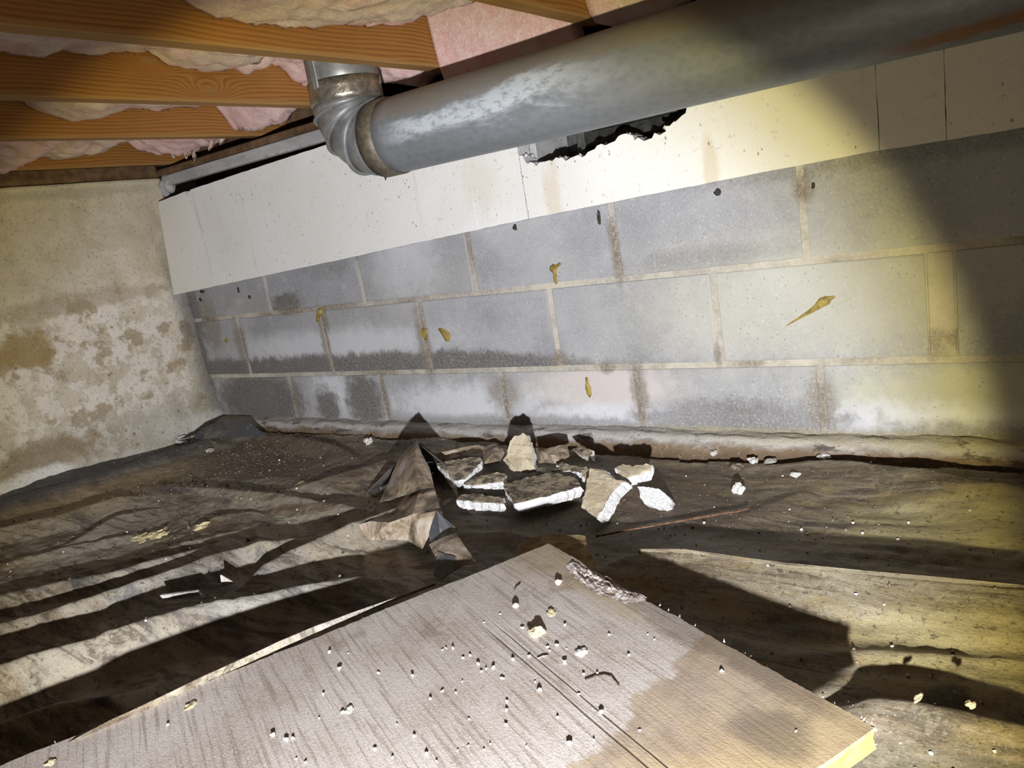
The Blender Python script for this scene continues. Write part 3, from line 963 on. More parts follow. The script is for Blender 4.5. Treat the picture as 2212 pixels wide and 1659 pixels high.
# footing ledge along the block wall
nx, ny = 420, 16
fx, fv = np.meshgrid(np.linspace(XC - 0.02, XR, nx), np.linspace(0, 1, ny), indexing='ij')
fy = D + 0.012 - 0.085 * fv
fzz = 0.050 - 0.012 * fv - 0.050 * sstep(0.45, 1.0, fv) + 0.005 * fbm(fx * 5, fv * 2, 4, 41) + 0.0022 * fbm(fx * 34, fv * 9, 3, 44)
V = np.stack([fx, fy, fzz], -1).reshape(-1, 3)
k = len(V)
F = [tuple(f) for f in grid_faces(nx, ny)]
V = np.vstack([V, [(XC - 0.02, D + 0.012, -0.06), (XR, D + 0.012, -0.06), (XR, D - 0.073, -0.06), (XC - 0.02, D - 0.073, -0.06)]])
F += [tuple(i * ny for i in range(nx)) + (k + 1, k), tuple(i * ny + ny - 1 for i in range(nx)) + (k + 2, k + 3), (k, k + 1, k + 2, k + 3)]
footing = obj('baseboard_back', V, F, FOOT, smooth=True)
tag(footing, 'crusted concrete footing ledge at the foot of the block wall', kind='structure')

# ceiling: subfloor boards over the joists
ceiling = obj('ceiling', box_v(-2.7, XR, YB, 1.75, 1.116, 1.14), BOXF, OLDWOOD)
tag(ceiling, 'dark subfloor boards above the joists', kind='structure')
for k in range(14):
    x0 = -2.68 + k * 0.305
    bevel_box('board', x0, x0 + 0.300, YB, 1.74, 1.1145, 1.118, OLDWOOD, ceiling, r=0.001)
# sill: thin grey fascia, a hollow behind it, brown plate and rim board above
t1 = bevel_box('trim_1', XC + 0.02, XR, 1.532, 1.552, 0.853, 0.8895, SILL, r=0.003, jit=0.0015)
tag(t1, 'grey sill strip along the top of the block wall', kind='structure')
t2 = bevel_box('trim_2', XC - 0.05, XR, 1.535, 1.70, 0.890, 0.911, OLDWOOD, r=0.003, jit=0.001)
tag(t2, 'brown sill plate under the joist ends', kind='structure')
t7 = bevel_box('trim_7', XC - 0.05, XR, 1.60, 1.70, 0.9115, 0.929, OLDWOOD, r=0.002)
tag(t7, 'dark packing board on the sill plate, carrying the joist ends', kind='structure')
t3 = bevel_box('trim_3', XC - 0.05, XR, 1.705, 1.74, 0.80, 1.113, OLDWOOD, r=0.002)
tag(t3, 'rim board behind the joist ends', kind='structure')
t4 = bevel_box('trim_4', XC - 0.17, XC + 0.012, YB, 1.53, 0.888, 0.928, OLDWOOD, r=0.003, jit=0.001)
tag(t4, 'brown sill plate on top of the parged wall', kind='structure')
t5 = bevel_box('trim_5', XC - 0.03, XC + 0.008, YB, 1.70, 0.929, 1.113, JOIST, r=0.002)
tag(t5, 'rim joist standing on the parged wall', kind='structure')
_bm = bmesh.new()
bmesh.ops.create_icosphere(_bm, subdivisions=3, radius=1.0)
_V = []
for v in _bm.verts:
    k = 1 + 0.35 * float(fbm(v.co.x * 2.2 + 3, v.co.y * 2.2 + v.co.z * 1.9, 4, 12))
    _V.append((XC + 0.030 + v.co.x * 0.036 * k, 1.545 + v.co.y * 0.022 * k, 0.858 + v.co.z * 0.034 * k))
_F = [[v.index for v in f.verts] for f in _bm.faces]
_bm.free()
lump = obj('trim_6', _V, _F, SILL, smooth=True)
tag(lump, 'lump of grey mortar at the end of the sill strip', kind='structure')


# ================================================================== JOISTS AND INSULATION
JX = [-1.979, -1.571, -1.171, -0.776, -0.370, 0.036, 0.442, 0.848, 1.254]      # far (left) face of each joist
JNAMES = ['brown floor joist nearest the parged wall', 'brown floor joist with a big knot, left of the duct riser',
          'brown floor joist right of the duct riser, half hidden by drooping insulation',
          'brown floor joist crossing above the straight run of duct', None]
for i, x0 in enumerate(JX):
    o = bevel_box('floor_joist', x0, x0 + 0.038, YB, 1.703, 0.930, 1.113, JOIST, r=0.002)
    tag(o, JNAMES[i] if i < 4 else ('dark floor joist next right of the one crossing above the duct' if i == 4 else 'floor joist in the dark above the right end of the duct'), 'joist', 'floor joists overhead')


def batt(name, x0, x1, prof, mat, label, seed, lump=0.010, y_edge=None, near_rise=0.012, res=0.011, group='fibreglass batts between the joists'):
    """Fibreglass batt: drooping underside following prof [(y, z)], thick body above it."""
    ys = np.array([p[0] for p in prof])
    zs = np.array([p[1] for p in prof])
    y0, y1 = ys[0], ys[-1]
    nu = max(6, int((x1 - x0) / res))
    nv = max(6, int((y1 - y0) / res))
    X, Y = np.meshgrid(np.linspace(x0, x1, nu), np.linspace(y0, y1, nv), indexing='ij')
    Z = np.interp(Y, ys, zs)
    u = (X - x0) / (x1 - x0)
    Z = Z + near_rise * u ** 2 - 0.012 * np.sin(np.pi * u)
    body = 1.0 * np.abs(fbm(X * 9, Y * 9, 3, seed)) - 0.45
    Z = Z - lump * body + 0.005 * fbm(X * 38, Y * 38, 3, seed + 3) + 0.0016 * fbm(X * 110, Y * 110, 2, seed + 5)
    Z = np.minimum(Z, 1.108)
    Yj = Y.copy()
    Yj[:, -1] += 0.006 * fbm(X[:, -1] * 40, Y[:, -1], 3, seed + 9)
    V = np.stack([X, Yj, Z], -1).reshape(-1, 3)
    F = [tuple(f) for f in grid_faces(nu, nv)]
    rim = [i * nv for i in range(nu)] + [(nu - 1) * nv + j for j in range(1, nv)] + [i * nv + nv - 1 for i in range(nu - 2, -1, -1)] + [j for j in range(nv - 2, 0, -1)]
    k = len(V)
    V = np.vstack([V, [(V[q][0], V[q][1], 1.111) for q in rim]])
    n = len(rim)
    for a in range(n):
        b = (a + 1) % n
        F.append((rim[a], rim[b], k + b, k + a))
    F.append(tuple(k + a for a in range(n)))
    o = obj(name, V, F, mat, smooth=True)
    tag(o, label, 'insulation', group)
    return o


def yz(pts):
    return [(p[1], p[2]) for p in sorted(pts, key=lambda p: p[1])]


# bay right of the joist with the riser behind it
prof = yz([(-1.133, 0.823, 0.994), (-1.133, 0.862, 0.981), (-1.133, 0.895, 0.974), (-1.133, 0.942, 0.973), (-1.133, 0.982, 0.975), (-1.133, 1.045, 0.978), (-1.133, 1.138, 0.984), (-1.133, 1.243, 0.995), (-1.133, 1.314, 1.004), (-1.133, 1.376, 1.016), (-1.133, 1.479, 1.04)])
batt('insulation_batt', -1.131, -0.778, [(YB, 1.07), (0.3, 1.07), (0.60, 1.05)] + [p for p in prof if 0.62 < p[0] < 1.456], BATT_A, 'peach insulation batt drooping over the joist above the elbow', 101)
# bay with the riser
prof = [p for p in yz([(-1.533, 0.725, 1.01), (-1.533, 0.755, 1.004), (-1.533, 0.796, 1.006), (-1.533, 0.816, 1.018), (-1.533, 0.858, 1.014), (-1.533, 0.934, 1.019), (-1.533, 0.984, 1.021), (-1.533, 1.008, 1.028), (-1.533, 1.032, 1.008), (-1.533, 1.083, 0.995), (-1.533, 1.14, 0.993), (-1.533, 1.205, 1.004), (-1.533, 1.301, 1.043)]) if p[0] < 1.18]
batt('insulation_batt', -1.531, -1.173, [(YB, 1.03), (0.45, 1.02)] + prof + [(1.183, prof[-1][1] + 0.008)], BATT_A, 'peach and cream insulation batt behind the nearest whole joist', 131, 0.012)
prof = [(1.186, 1.012)] + [p for p in yz([(-1.533, 1.205, 1.004), (-1.533, 1.247, 1.019), (-1.533, 1.302, 1.043), (-1.533, 1.328, 1.02), (-1.533, 1.367, 1.005), (-1.533, 1.404, 0.982), (-1.533, 1.438, 0.967), (-1.533, 1.458, 0.944)]) if p[0] > 1.20]
batt('insulation_batt', -1.531, -1.322, prof, BATT_B, 'lumpy pink insulation tuck left of the duct riser', 151, 0.026, near_rise=-0.01, res=0.007)
batt('insulation_batt', -1.320, -1.174, [(1.378, 1.03), (1.41, 0.965), (1.47, 0.935), (1.53, 0.935), (1.60, 0.94)], BATT_B, 'pink insulation tuck stuffed behind the duct riser', 171, 0.022, res=0.007)
# end of the bay above the duct: folded-down batt facing the room
prof = [(1.459, 1.05), (1.466, 0.99), (1.474, 0.94), (1.485, 0.905), (1.50, 0.895), (1.53, 0.90)]
batt('insulation_batt', -1.130, -0.780, prof, BATT_B, 'pink insulation flap hanging down behind the duct, half in shadow', 191, 0.006, near_rise=0.004, res=0.007)
# bay left of the knotty joist
prof = yz([(-1.941, 0.888, 1.019), (-1.941, 0.911, 1.016), (-1.941, 0.92, 1.02), (-1.941, 0.941, 0.996), (-1.941, 0.978, 0.979), (-1.941, 1.019, 0.969), (-1.941, 1.066, 0.976), (-1.941, 1.112, 0.995), (-1.941, 1.139, 1.005), (-1.941, 1.18, 0.997), (-1.941, 1.272, 1.001), (-1.941, 1.357, 1.005), (-1.941, 1.449, 1.015)])
batt('insulation_batt', -1.939, -1.573, [(YB, 1.0), (0.5, 1.0)] + prof, BATT_A, 'cream insulation batt scalloped along the joist nearest the parged wall', 211, 0.010)
prof = yz([(-1.941, 1.452, 1.015), (-1.941, 1.471, 0.985), (-1.941, 1.494, 0.952), (-1.941, 1.512, 0.931)]) + [(1.50, 0.945), (1.55, 0.955)]
batt('insulation_batt', -1.939, -1.573, prof, BATT_B, 'pink insulation flap folded down over the sill plate', 231, 0.018, near_rise=0.03, res=0.008)
# last bay against the parged wall: three torn lengths
prof = [(YB, 0.99), (0.6, 0.985), (0.95, 0.955), (1.02, 0.925), (1.06, 0.935), (1.10, 0.99)]
batt('insulation_batt', -2.420, -1.981, prof, BATT_B, 'pink insulation lobe sagging by the parged wall', 251, 0.014)
prof = [(1.105, 1.0), (1.14, 0.965), (1.20, 0.955), (1.30, 0.965), (1.36, 0.99)]
batt('insulation_batt', -2.420, -1.981, prof, BATT_C, 'soiled beige insulation sagging in the corner bay', 271, 0.014, res=0.009)
prof = [(1.375, 1.0), (1.40, 0.97), (1.46, 0.945), (1.50, 0.94), (1.55, 0.95)]
batt('insulation_batt', -2.30, -1.985, prof, BATT_B, 'pink insulation scrap hanging over the sill in the corner', 291, 0.02, res=0.008)
for i, x0 in enumerate(JX[3:-1]):
    batt('insulation_batt', x0 + 0.040, JX[4 + i] - 0.002, [(YB, 1.05), (0.6, 1.03), (1.2, 1.02), (1.44, 1.0), (1.49, 0.92), (1.53, 0.92)], BATT_A,
         'shadowed insulation batt just right of the joist crossing above the duct' if i == 0 else 'insulation batt in the dark above the right part of the duct', 311 + 20 * i, 0.012, res=0.016)
# torn grey tufts dangling over the sill near the corner
for k, (px_, py_, pz_, ln) in enumerate(((-2.20, 1.515, 0.955, 0.050), (-2.17, 1.52, 0.95, 0.060), (-2.06, 1.51, 0.95, 0.045), (-2.00, 1.512, 0.95, 0.04), (-1.88, 1.515, 0.955, 0.035), (-2.24, 1.50, 0.955, 0.045))):
    path = [(px_ + 0.010 * math.sin(q * 1.7 + k), py_ - 0.004 * q, pz_ + 0.02 - ln * q / 4) for q in range(6)]
    o = tube('insulation_tuft', path, [0.016, 0.015, 0.011, 0.008, 0.006, 0.002], BATT_C, seg=7)
    o2 = o.data
    for v in o2.vertices:
        v.co += Vector([random.uniform(-0.004, 0.004) for _ in range(3)])
    tag(o, 'grey torn insulation tuft dangling over the sill plate', 'insulation', 'torn tufts over the sill')


# ================================================================== FOAM BOARDS ON THE WALL
FY = 1.477


def foam_board(outline, label, seed, amp=0.0006):
    pts = [Vector((p[0], FY, p[1])) for p in outline]
    fr = rough_outline(pts, 0.02, amp, seed)
    for p in fr:
        p.y = FY
    bk = [Vector((p.x, D - 0.002, p.z + random.uniform(-0.001, 0.001))) for p in fr]
    o = prism('foam_board', fr, bk, FOAM, mats=[FOAM, FOAM_B], mat_idx_side=1)
    tag(o, label, 'foam board', 'foam boards along the top of the wall')
    return o


def torn(pts, seed, amp=0.005, step=0.008):
    """Ragged broken line through (x, z) points."""
    r = random.Random(seed)
    out = []
    for a, b in zip(pts[:-1], pts[1:]):
        n = max(1, int(math.hypot(b[0] - a[0], b[1] - a[1]) / step))
        for k in range(n):
            u = k / n
            out.append((a[0] + (b[0] - a[0]) * u + r.uniform(-amp, amp) * 0.5, a[1] + (b[1] - a[1]) * u + r.uniform(-amp, amp)))
    out.append(pts[-1])
    return out


bl = [(p[0], p[2]) for p in [(-2.427, 1.477, 0.497), (-1.997, 1.477, 0.515), (-1.654, 1.477, 0.529), (-1.299, 1.477, 0.545), (-0.954, 1.477, 0.56)]]
tl = [(p[0], p[2]) for p in [(-2.379, 1.477, 0.803), (-2.221, 1.477, 0.813), (-2.213, 1.477, 0.797), (-2.188, 1.477, 0.814), (-1.97, 1.477, 0.821), (-1.752, 1.477, 0.828), (-1.557, 1.477, 0.833)]]
seam_x = bl[-1][0]
foam_board(bl + [(seam_x, 0.825)] + tl[::-1], 'long white foam board from the corner to the seam under the duct', 1)
br = [(p[0], p[2]) for p in [(-0.951, 1.477, 0.56), (-0.656, 1.477, 0.569), (-0.421, 1.477, 0.576), (-0.224, 1.477, 0.58)]]
x_r1 = br[-1][0]
notch = [(p[0], p[2]) for p in [(-0.555, 1.477, 0.72), (-0.56, 1.477, 0.706), (-0.578, 1.477, 0.699), (-0.604, 1.477, 0.697), (-0.603, 1.477, 0.684), (-0.626, 1.477, 0.682), (-0.652, 1.477, 0.679), (-0.67, 1.477, 0.683), (-0.691, 1.477, 0.695), (-0.707, 1.477, 0.69), (-0.746, 1.477, 0.686), (-0.78, 1.477, 0.677), (-0.815, 1.477, 0.67), (-0.861, 1.477, 0.675), (-0.91, 1.477, 0.671), (-0.933, 1.477, 0.68), (-0.944, 1.477, 0.699)]]
nt = torn(notch, 5)
foam_board(br + [(x_r1, 0.825), (notch[0][0], 0.825)] + nt + [(seam_x + 0.0015, 0.70)], 'foam board with a ragged hole torn below the duct', 2, 0.0004)
b2 = [(-0.222, 1.477, 0.579), (-0.124, 1.477, 0.578)][1]
foam_board([(x_r1 + 0.001, br[-1][1]), (b2[0], b2[2]), (b2[0], 0.825), (x_r1 + 0.001, 0.825)], 'narrow foam strip between two seams right of the torn hole', 3)
foam_board([(b2[0] + 0.001, b2[2]), (0.55, 0.575), (0.55, 0.825), (b2[0] + 0.001, 0.825)], 'foam board running into the dark at the right end', 4)
foam_board([(0.551, 0.575), (XR - 0.02, 0.570), (XR - 0.02, 0.825), (0.551, 0.825)], 'last foam board in the dark beyond the others', 6)
# ragged inner lip of the hole: broken beads standing in the tear
lipV, lipF = [], []
r_ = random.Random(9)
for (x_, z_) in nt[::1]:
    for q in range(2):
        c_ = Vector((x_ + r_.uniform(-0.003, 0.003), FY + r_.uniform(0.004, 0.045), z_ - r_.uniform(0.0, 0.004)))
        s_ = r_.uniform(0.002, 0.005)
        k = len(lipV)
        lipV += [c_ + Vector((s_, 0, 0)), c_ + Vector((-s_, 0, 0)), c_ + Vector((0, s_, 0)), c_ + Vector((0, -s_, 0)), c_ + Vector((0, 0, s_)), c_ + Vector((0, 0, -s_))]
        lipF += [tuple(k + i for i in f) for f in ((0, 2, 4), (2, 1, 4), (1, 3, 4), (3, 0, 4), (2, 0, 5), (1, 2, 5), (3, 1, 5), (0, 3, 5))]
hole_board = bpy.data.objects['foam_board.001']
lip = obj('broken_beads', lipV, lipF, FOAM_B, hole_board)
lip['kind'] = 'stuff'

# vent set in the opening behind the torn board
vent = empty('crawlspace_vent', ((VENT_X0 + VENT_X1) / 2, 1.60, 0.606))
bevel_box('liner', VENT_X0 + 0.004, VENT_X0 + 0.022, D + 0.01, 1.70, 0.606, 0.80, SILL, vent, r=0.002)
bevel_box('liner', VENT_X1 - 0.022, VENT_X1 - 0.004, D + 0.01, 1.70, 0.606, 0.80, SILL, vent, r=0.002)
bevel_box('liner', VENT_X0 + 0.022, VENT_X1 - 0.022, D + 0.01, 1.70, 0.604, 0.625, SILL, vent, r=0.002)
bevel_box('back_plate', VENT_X0 + 0.022, VENT_X1 - 0.022, 1.685, 1.70, 0.625, 0.80, DARKMETAL, vent, r=0.002)
for k in range(4):
    z0 = 0.668 + 0.032 * k
    prism('louvre', [(VENT_X0 + 0.12, 1.60, z0), (VENT_X1 - 0.023, 1.60, z0), (VENT_X1 - 0.023, 1.602, z0 - 0.003), (VENT_X0 + 0.12, 1.602, z0 - 0.003)],
          [(VENT_X0 + 0.12, 1.63, z0 + 0.030), (VENT_X1 - 0.023, 1.63, z0 + 0.030), (VENT_X1 - 0.023, 1.632, z0 + 0.027), (VENT_X0 + 0.12, 1.632, z0 + 0.027)], DARKMETAL, vent)
bevel_box('frame', VENT_X0 + 0.10, VENT_X0 + 0.12, 1.59, 1.64, 0.63, 0.80, DARKMETAL, vent, r=0.002)
tag(vent, 'dark metal louvred vent in the wall opening behind the torn foam', 'vent')


# ================================================================== DUCT
duct = empty('round_duct', (-0.4, 1.27, 0.698))
tag(duct, 'galvanized round duct with an elbow, running along the wall under the joists', 'duct')
DY, DZ, DR = 1.27, 0.776, 0.078
RX, RB = -1.238, 0.090


def sweep(name, rings, mat, seg=64, cap=True, wob=0.0, parent=duct):
    """rings: (centre, axis_u, axis_v, radius)"""
    V, F = [], []
    for c, a, b, r in rings:
        for k in range(seg):
            an = 2 * math.pi * k / seg
            rr = r + wob * math.sin(an * 3 + c[0] * 9)
            V.append(Vector(c) + Vector(a) * math.cos(an) * rr + Vector(b) * math.sin(an) * rr)
    n = len(rings)
    for i in range(n - 1):
        for k in range(seg):
            F.append((i * seg + k, i * seg + (k + 1) % seg, (i + 1) * seg + (k + 1) % seg, (i + 1) * seg + k))
    if cap:
        F.append(tuple(range(seg)))
        F.append(tuple((n - 1) * seg + k for k in range(seg)))
    return obj(name, V, F, mat, parent, smooth=not cap or True)


def bend(u, grow=0.0):
    """Ring on the elbow, u = 0 at the riser, 1 at the straight run."""
    a = u * math.pi / 2
    c = (RX + RB - RB * math.cos(a), DY, DZ + RB - RB * math.sin(a))
    return (c, (math.cos(a), 0, math.sin(a)), (0, 1, 0), DR + grow)


xs = np.concatenate([np.linspace(RX + RB + 0.012, XR - 0.02, 60)])
pipe = sweep('pipe', [((x_, DY, DZ), (0, 1, 0), (0, 0, 1), DR - 0.001) for x_ in xs], GALV, 72, wob=0.0006)
cuts = [0.0, 0.12, 0.40, 0.70, 1.0]
for i in range(4):
    u0, u1 = cuts[i], cuts[i + 1]
    g0 = bend(u0)
    g1 = bend(u1)
    # each gore is a straight conical slice between its two end rings
    sweep('elbow_gore', [bend(u0), bend(u0 + (u1 - u0) * 0.5, -0.0015 if i else 0), bend(u1)], ELBOW, 64)
for u in cuts[1:4]:
    sweep('rib', [bend(u - 0.022, 0.0), bend(u - 0.012, 0.0045), bend(u, 0.006), bend(u + 0.012, 0.0045), bend(u + 0.022, 0.0)], ELBOW, 64)
ztop = DZ + RB
riser = sweep('riser', [((RX, DY, z_), (1, 0, 0), (0, 1, 0), DR - 0.002) for z_ in (ztop, ztop + 0.06, 1.02, 1.113)], ELBOW, 64)
bevel_box('seam', RX - 0.012, RX + 0.004, DY - DR - 0.004, DY - DR + 0.006, ztop + 0.03, 1.11, ELBOW, duct, r=0.002)
sweep('foil_tape', [((RX, DY, z_), (1, 0, 0), (0, 1, 0), DR + 0.0012 + d_) for z_, d_ in ((ztop + 0.001, 0), (ztop + 0.012, 0.001), (ztop + 0.028, 0), (ztop + 0.046, 0.0006))], TAPE, 64, wob=0.0008)
cloth = sweep('cloth_tape', [((x_, DY, DZ), (0, 1, 0), (0, 0, 1), DR + 0.0018) for x_ in (RX + RB - 0.012, RX + RB + 0.008, RX + RB + 0.030)], TAPE_D, 64, wob=0.0008)
xe = RX + RB + 0.005
prism('tape_tail', [(xe, DY - 0.035, DZ - DR + 0.008), (xe + 0.018, DY - 0.035, DZ - DR + 0.008), (xe + 0.008, DY - 0.042, DZ - DR - 0.010)],
      [(xe, DY - 0.033, DZ - DR + 0.008), (xe + 0.018, DY - 0.033, DZ - DR + 0.008), (xe + 0.008, DY - 0.040, DZ - DR - 0.010)], TAPE_D, cloth)


# ================================================================== PLASTIC SHEETING ON THE GROUND
TL = np.array([-0.002, -0.064])


def ridge(gx, gy, pts, hs, wf, wb, p=1.0):
    """Crease through pts (x, y): long slope on the torch side, short drop behind."""
    best = np.full(gx.shape, 9.0)
    side = np.zeros(gx.shape)
    hh = np.zeros(gx.shape)
    for i in range(len(pts) - 1):
        a = np.array(pts[i][:2])
        b = np.array(pts[i + 1][:2])
        ab = b - a
        L = np.hypot(*ab)
        tt = ((gx - a[0]) * ab[0] + (gy - a[1]) * ab[1]) / L ** 2
        tc = np.clip(tt, 0, 1)
        dx = gx - a[0] - tc * ab[0]
        dy = gy - a[1] - tc * ab[1]
        d = np.hypot(dx, dy)
        n = np.array([-ab[1], ab[0]]) / L
        if n @ (TL - (a + b) / 2) < 0:
            n = -n
        s = dx * n[0] + dy * n[1]
        m = d < best
        best = np.where(m, d, best)
        side = np.where(m, s, side)
        hh = np.where(m, hs[i] + (hs[i + 1] - hs[i]) * tc, hh)
    w = np.where(side > 0, wf, wb) * (1 + 0.25 * fbm(gx * 7, gy * 7, 2, 61))
    q = np.clip(1 - best / w, 0, 1)
    return hh * np.where(side > 0, q ** 1.25, q ** p)


def relief(gx, gy, ridges, lift, rot, seed, blur=0):
    """Height of a sheet: ground, the creases standing to their own height, small wrinkles."""
    R = np.zeros(gx.shape)
    for r in ridges:
        R = np.maximum(R, ridge(gx, gy, *r))
    for _ in range(blur):
        for ax in (0, 1):
            R = (np.roll(R, 1, ax) + 2 * R + np.roll(R, -1, ax)) / 4
    k = 1 - sstep(0, 0.03, R)
    return (ground_z(gx, gy) + lift) * (0.15 + 0.85 * k) + R * (1 + 0.06 * fbm(gx * 9, gy * 9, 2, seed + 3)) + wrinkle(gx, gy, rot, seed) * (0.35 + 0.65 * k)


def crest(pts):
    return [(p[0], p[1]) for p in pts]


LEFT_RIDGES = [
    (crest([(-0.897, 0.243, 0.088), (-0.891, 0.276, 0.088), (-0.877, 0.324, 0.088), (-0.847, 0.413, 0.088), (-0.812, 0.512, 0.088), (-0.771, 0.606, 0.088), (-0.739, 0.665, 0.088), (-0.71, 0.712, 0.088)]), [0.07, 0.074, 0.076, 0.076, 0.074, 0.07, 0.06, 0.04], 0.022, 0.026),
    (crest([(-1.309, 0.223, 0.064), (-1.248, 0.346, 0.064), (-1.215, 0.41, 0.064), (-1.175, 0.474, 0.064), (-1.107, 0.559, 0.064), (-1.024, 0.638, 0.064), (-0.928, 0.73, 0.064), (-0.85, 0.825, 0.064)]), [0.066, 0.066, 0.066, 0.066, 0.066, 0.060, 0.054, 0.01], 0.085, 0.030),
    (crest([(-1.564, 0.287, 0.038), (-1.475, 0.428, 0.038), (-1.393, 0.548, 0.038), (-1.318, 0.715, 0.038), (-1.261, 0.812, 0.038), (-1.169, 0.899, 0.038)]), [0.04, 0.042, 0.042, 0.040, 0.040, 0.02], 0.055, 0.028),
    (crest([(-1.752, 0.374, 0.03), (-1.643, 0.491, 0.03), (-1.573, 0.563, 0.03), (-1.493, 0.623, 0.03), (-1.452, 0.696, 0.03), (-1.405, 0.825, 0.03)]), [0.03, 0.032, 0.034, 0.034, 0.030, 0.01], 0.050, 0.030),
    (crest([(-1.162, 0.67, 0.047), (-1.153, 0.732, 0.047), (-1.136, 0.803, 0.047), (-1.112, 0.874, 0.047), (-1.081, 0.944, 0.047), (-1.052, 1.008, 0.047)]), [0.010, 0.040, 0.046, 0.048, 0.052, 0.055], 0.095, 0.030),
    (crest([(-2.157, 0.59, 0.03), (-2.112, 0.676, 0.03), (-2.041, 0.776, 0.03), (-2.009, 0.917, 0.03), (-1.935, 0.979, 0.03)]), [0.034, 0.034, 0.032, 0.026, 0.006], 0.09, 0.030),
    (crest([(-1.817, 0.653, 0.025), (-1.841, 0.758, 0.025), (-1.877, 0.845, 0.025), (-1.829, 0.928, 0.025)]), [0.004, 0.016, 0.018, 0.004], 0.06, 0.02),
    (crest([(-2.064, 1.012, 0.025), (-1.909, 1.03, 0.025), (-1.711, 1.037, 0.025), (-1.49, 1.038, 0.025), (-1.28, 1.023, 0.025), (-1.112, 1.01, 0.025)]), [0.006, 0.020, 0.024, 0.026, 0.028, 0.03], 0.07, 0.030),
    (crest([(-1.533, 1.071, 0.02), (-1.436, 1.165, 0.02), (-1.351, 1.286, 0.02)]), [0.008, 0.024, 0.030], 0.09, 0.030),
    (crest([(-2.087, 1.442, 0.03), (-1.849, 1.397, 0.03), (-1.649, 1.365, 0.03), (-1.384, 1.247, 0.03)]), [0.01, 0.034, 0.03, 0.005], 0.05, 0.03),
    (crest([(-1.874, 0.579, 0.02), (-1.808, 0.678, 0.02), (-1.737, 0.769, 0.02), (-1.673, 0.823, 0.02)]), [0.012, 0.014, 0.012, 0.002], 0.04, 0.015),
    (crest([(-1.647, 0.622, 0.02), (-1.555, 0.722, 0.02), (-1.509, 0.802, 0.02), (-1.436, 0.892, 0.02)]), [0.002, 0.012, 0.014, 0.002], 0.04, 0.014),
    (crest([(-1.619, 0.848, 0.02), (-1.57, 0.925, 0.02), (-1.437, 0.994, 0.02)]), [0.002, 0.014, 0.004], 0.04, 0.016),
    (crest([(-2.384, 0.674, 0.05), (-2.393, 0.792, 0.05), (-2.349, 0.923, 0.05), (-2.312, 1.055, 0.05), (-2.287, 1.191, 0.05), (-2.248, 1.331, 0.05), (-2.169, 1.399, 0.05)]), [0.02, 0.02, 0.022, 0.024, 0.03, 0.034, 0.03], 0.06, 0.02),
    (crest([(-2.318, 1.392, 0.04), (-2.342, 1.482, 0.04), (-2.174, 1.473, 0.04), (-1.975, 1.386, 0.04)]), [0.01, 0.045, 0.045, 0.005], 0.08, 0.02),
    (crest([(-1.153, 0.198, 0.045), (-1.113, 0.288, 0.045), (-1.083, 0.344, 0.045), (-1.035, 0.389, 0.045), (-1.023, 0.449, 0.045)]), [0.045, 0.045, 0.044, 0.04, 0.01], 0.06, 0.03),
]
RIGHT_RIDGES = [
    (crest([(-0.598, 0.935, 0.034), (-0.555, 0.963, 0.034), (-0.509, 0.986, 0.034), (-0.451, 0.996, 0.034), (-0.298, 0.993, 0.034), (-0.125, 1.004, 0.034), (-0.019, 1.013, 0.034), (0.147, 1.025, 0.034)]), [0.008, 0.024, 0.034, 0.037, 0.037, 0.036, 0.034, 0.03], 0.12, 0.020),
    (crest([(-0.463, 1.425, 0.03), (-0.377, 1.436, 0.03), (-0.29, 1.421, 0.03), (-0.163, 1.375, 0.03), (-0.023, 1.323, 0.03), (0.131, 1.273, 0.03)]), [0.004, 0.022, 0.034, 0.040, 0.042, 0.04], 0.16, 0.030),
    (crest([(-0.192, 0.73, 0.03), (-0.144, 0.742, 0.03), (-0.078, 0.748, 0.03), (-0.016, 0.748, 0.03), (0.049, 0.749, 0.03)]), [0.01, 0.034, 0.036, 0.034, 0.03], 0.10, 0.025),
    (crest([(-0.45, 1.158, 0.01), (-0.403, 1.212, 0.01), (-0.349, 1.313, 0.01), (-0.298, 1.414, 0.01)]), [0.002, 0.010, 0.012, 0.002], 0.06, 0.04),
    (crest([(-0.905, 1.008, 0.01), (-0.816, 1.02, 0.01), (-0.721, 1.014, 0.01), (-0.642, 1.007, 0.01)]), [0.004, 0.016, 0.016, 0.006], 0.05, 0.02),
    (crest([(-1.192, 1.271, 0.02), (-1.173, 1.338, 0.02), (-1.134, 1.403, 0.02)]), [0.01, 0.03, 0.01], 0.06, 0.03),
    (crest([(-0.946, 1.386, 0.02), (-0.904, 1.423, 0.02), (-0.809, 1.404, 0.02), (-0.756, 1.368, 0.02)]), [0.004, 0.026, 0.022, 0.004], 0.05, 0.03),
]
# the two sheets meet under the folded flap
SEAM = [(-1.33, 1.52), (-1.20, 1.30), (-1.075, 1.13), (-0.945, 0.985), (-0.86, 0.93), (-0.78, 0.86), (-0.60, 0.62), (-0.30, 0.20), (0.0, -0.2), (0.6, YB)]


def seam_x_at(y):
    ys = np.array([p[1] for p in SEAM[::-1]])
    xs_ = np.array([p[0] for p in SEAM[::-1]])
    return np.interp(y, ys, xs_)


def wrinkle(gx, gy, rot, seed):
    c, s = math.cos(rot), math.sin(rot)
    u = gx * c + gy * s
    v = -gx * s + gy * c
    w = 1 - np.abs(fbm(u * 2.5, v * 17 + 0.6 * fbm(u * 3, v * 3, 2, seed + 7), 3, seed))
    return 0.010 * (w - 0.6) * (0.5 + 0.5 * vnoise(u * 3, v * 3, seed + 2))


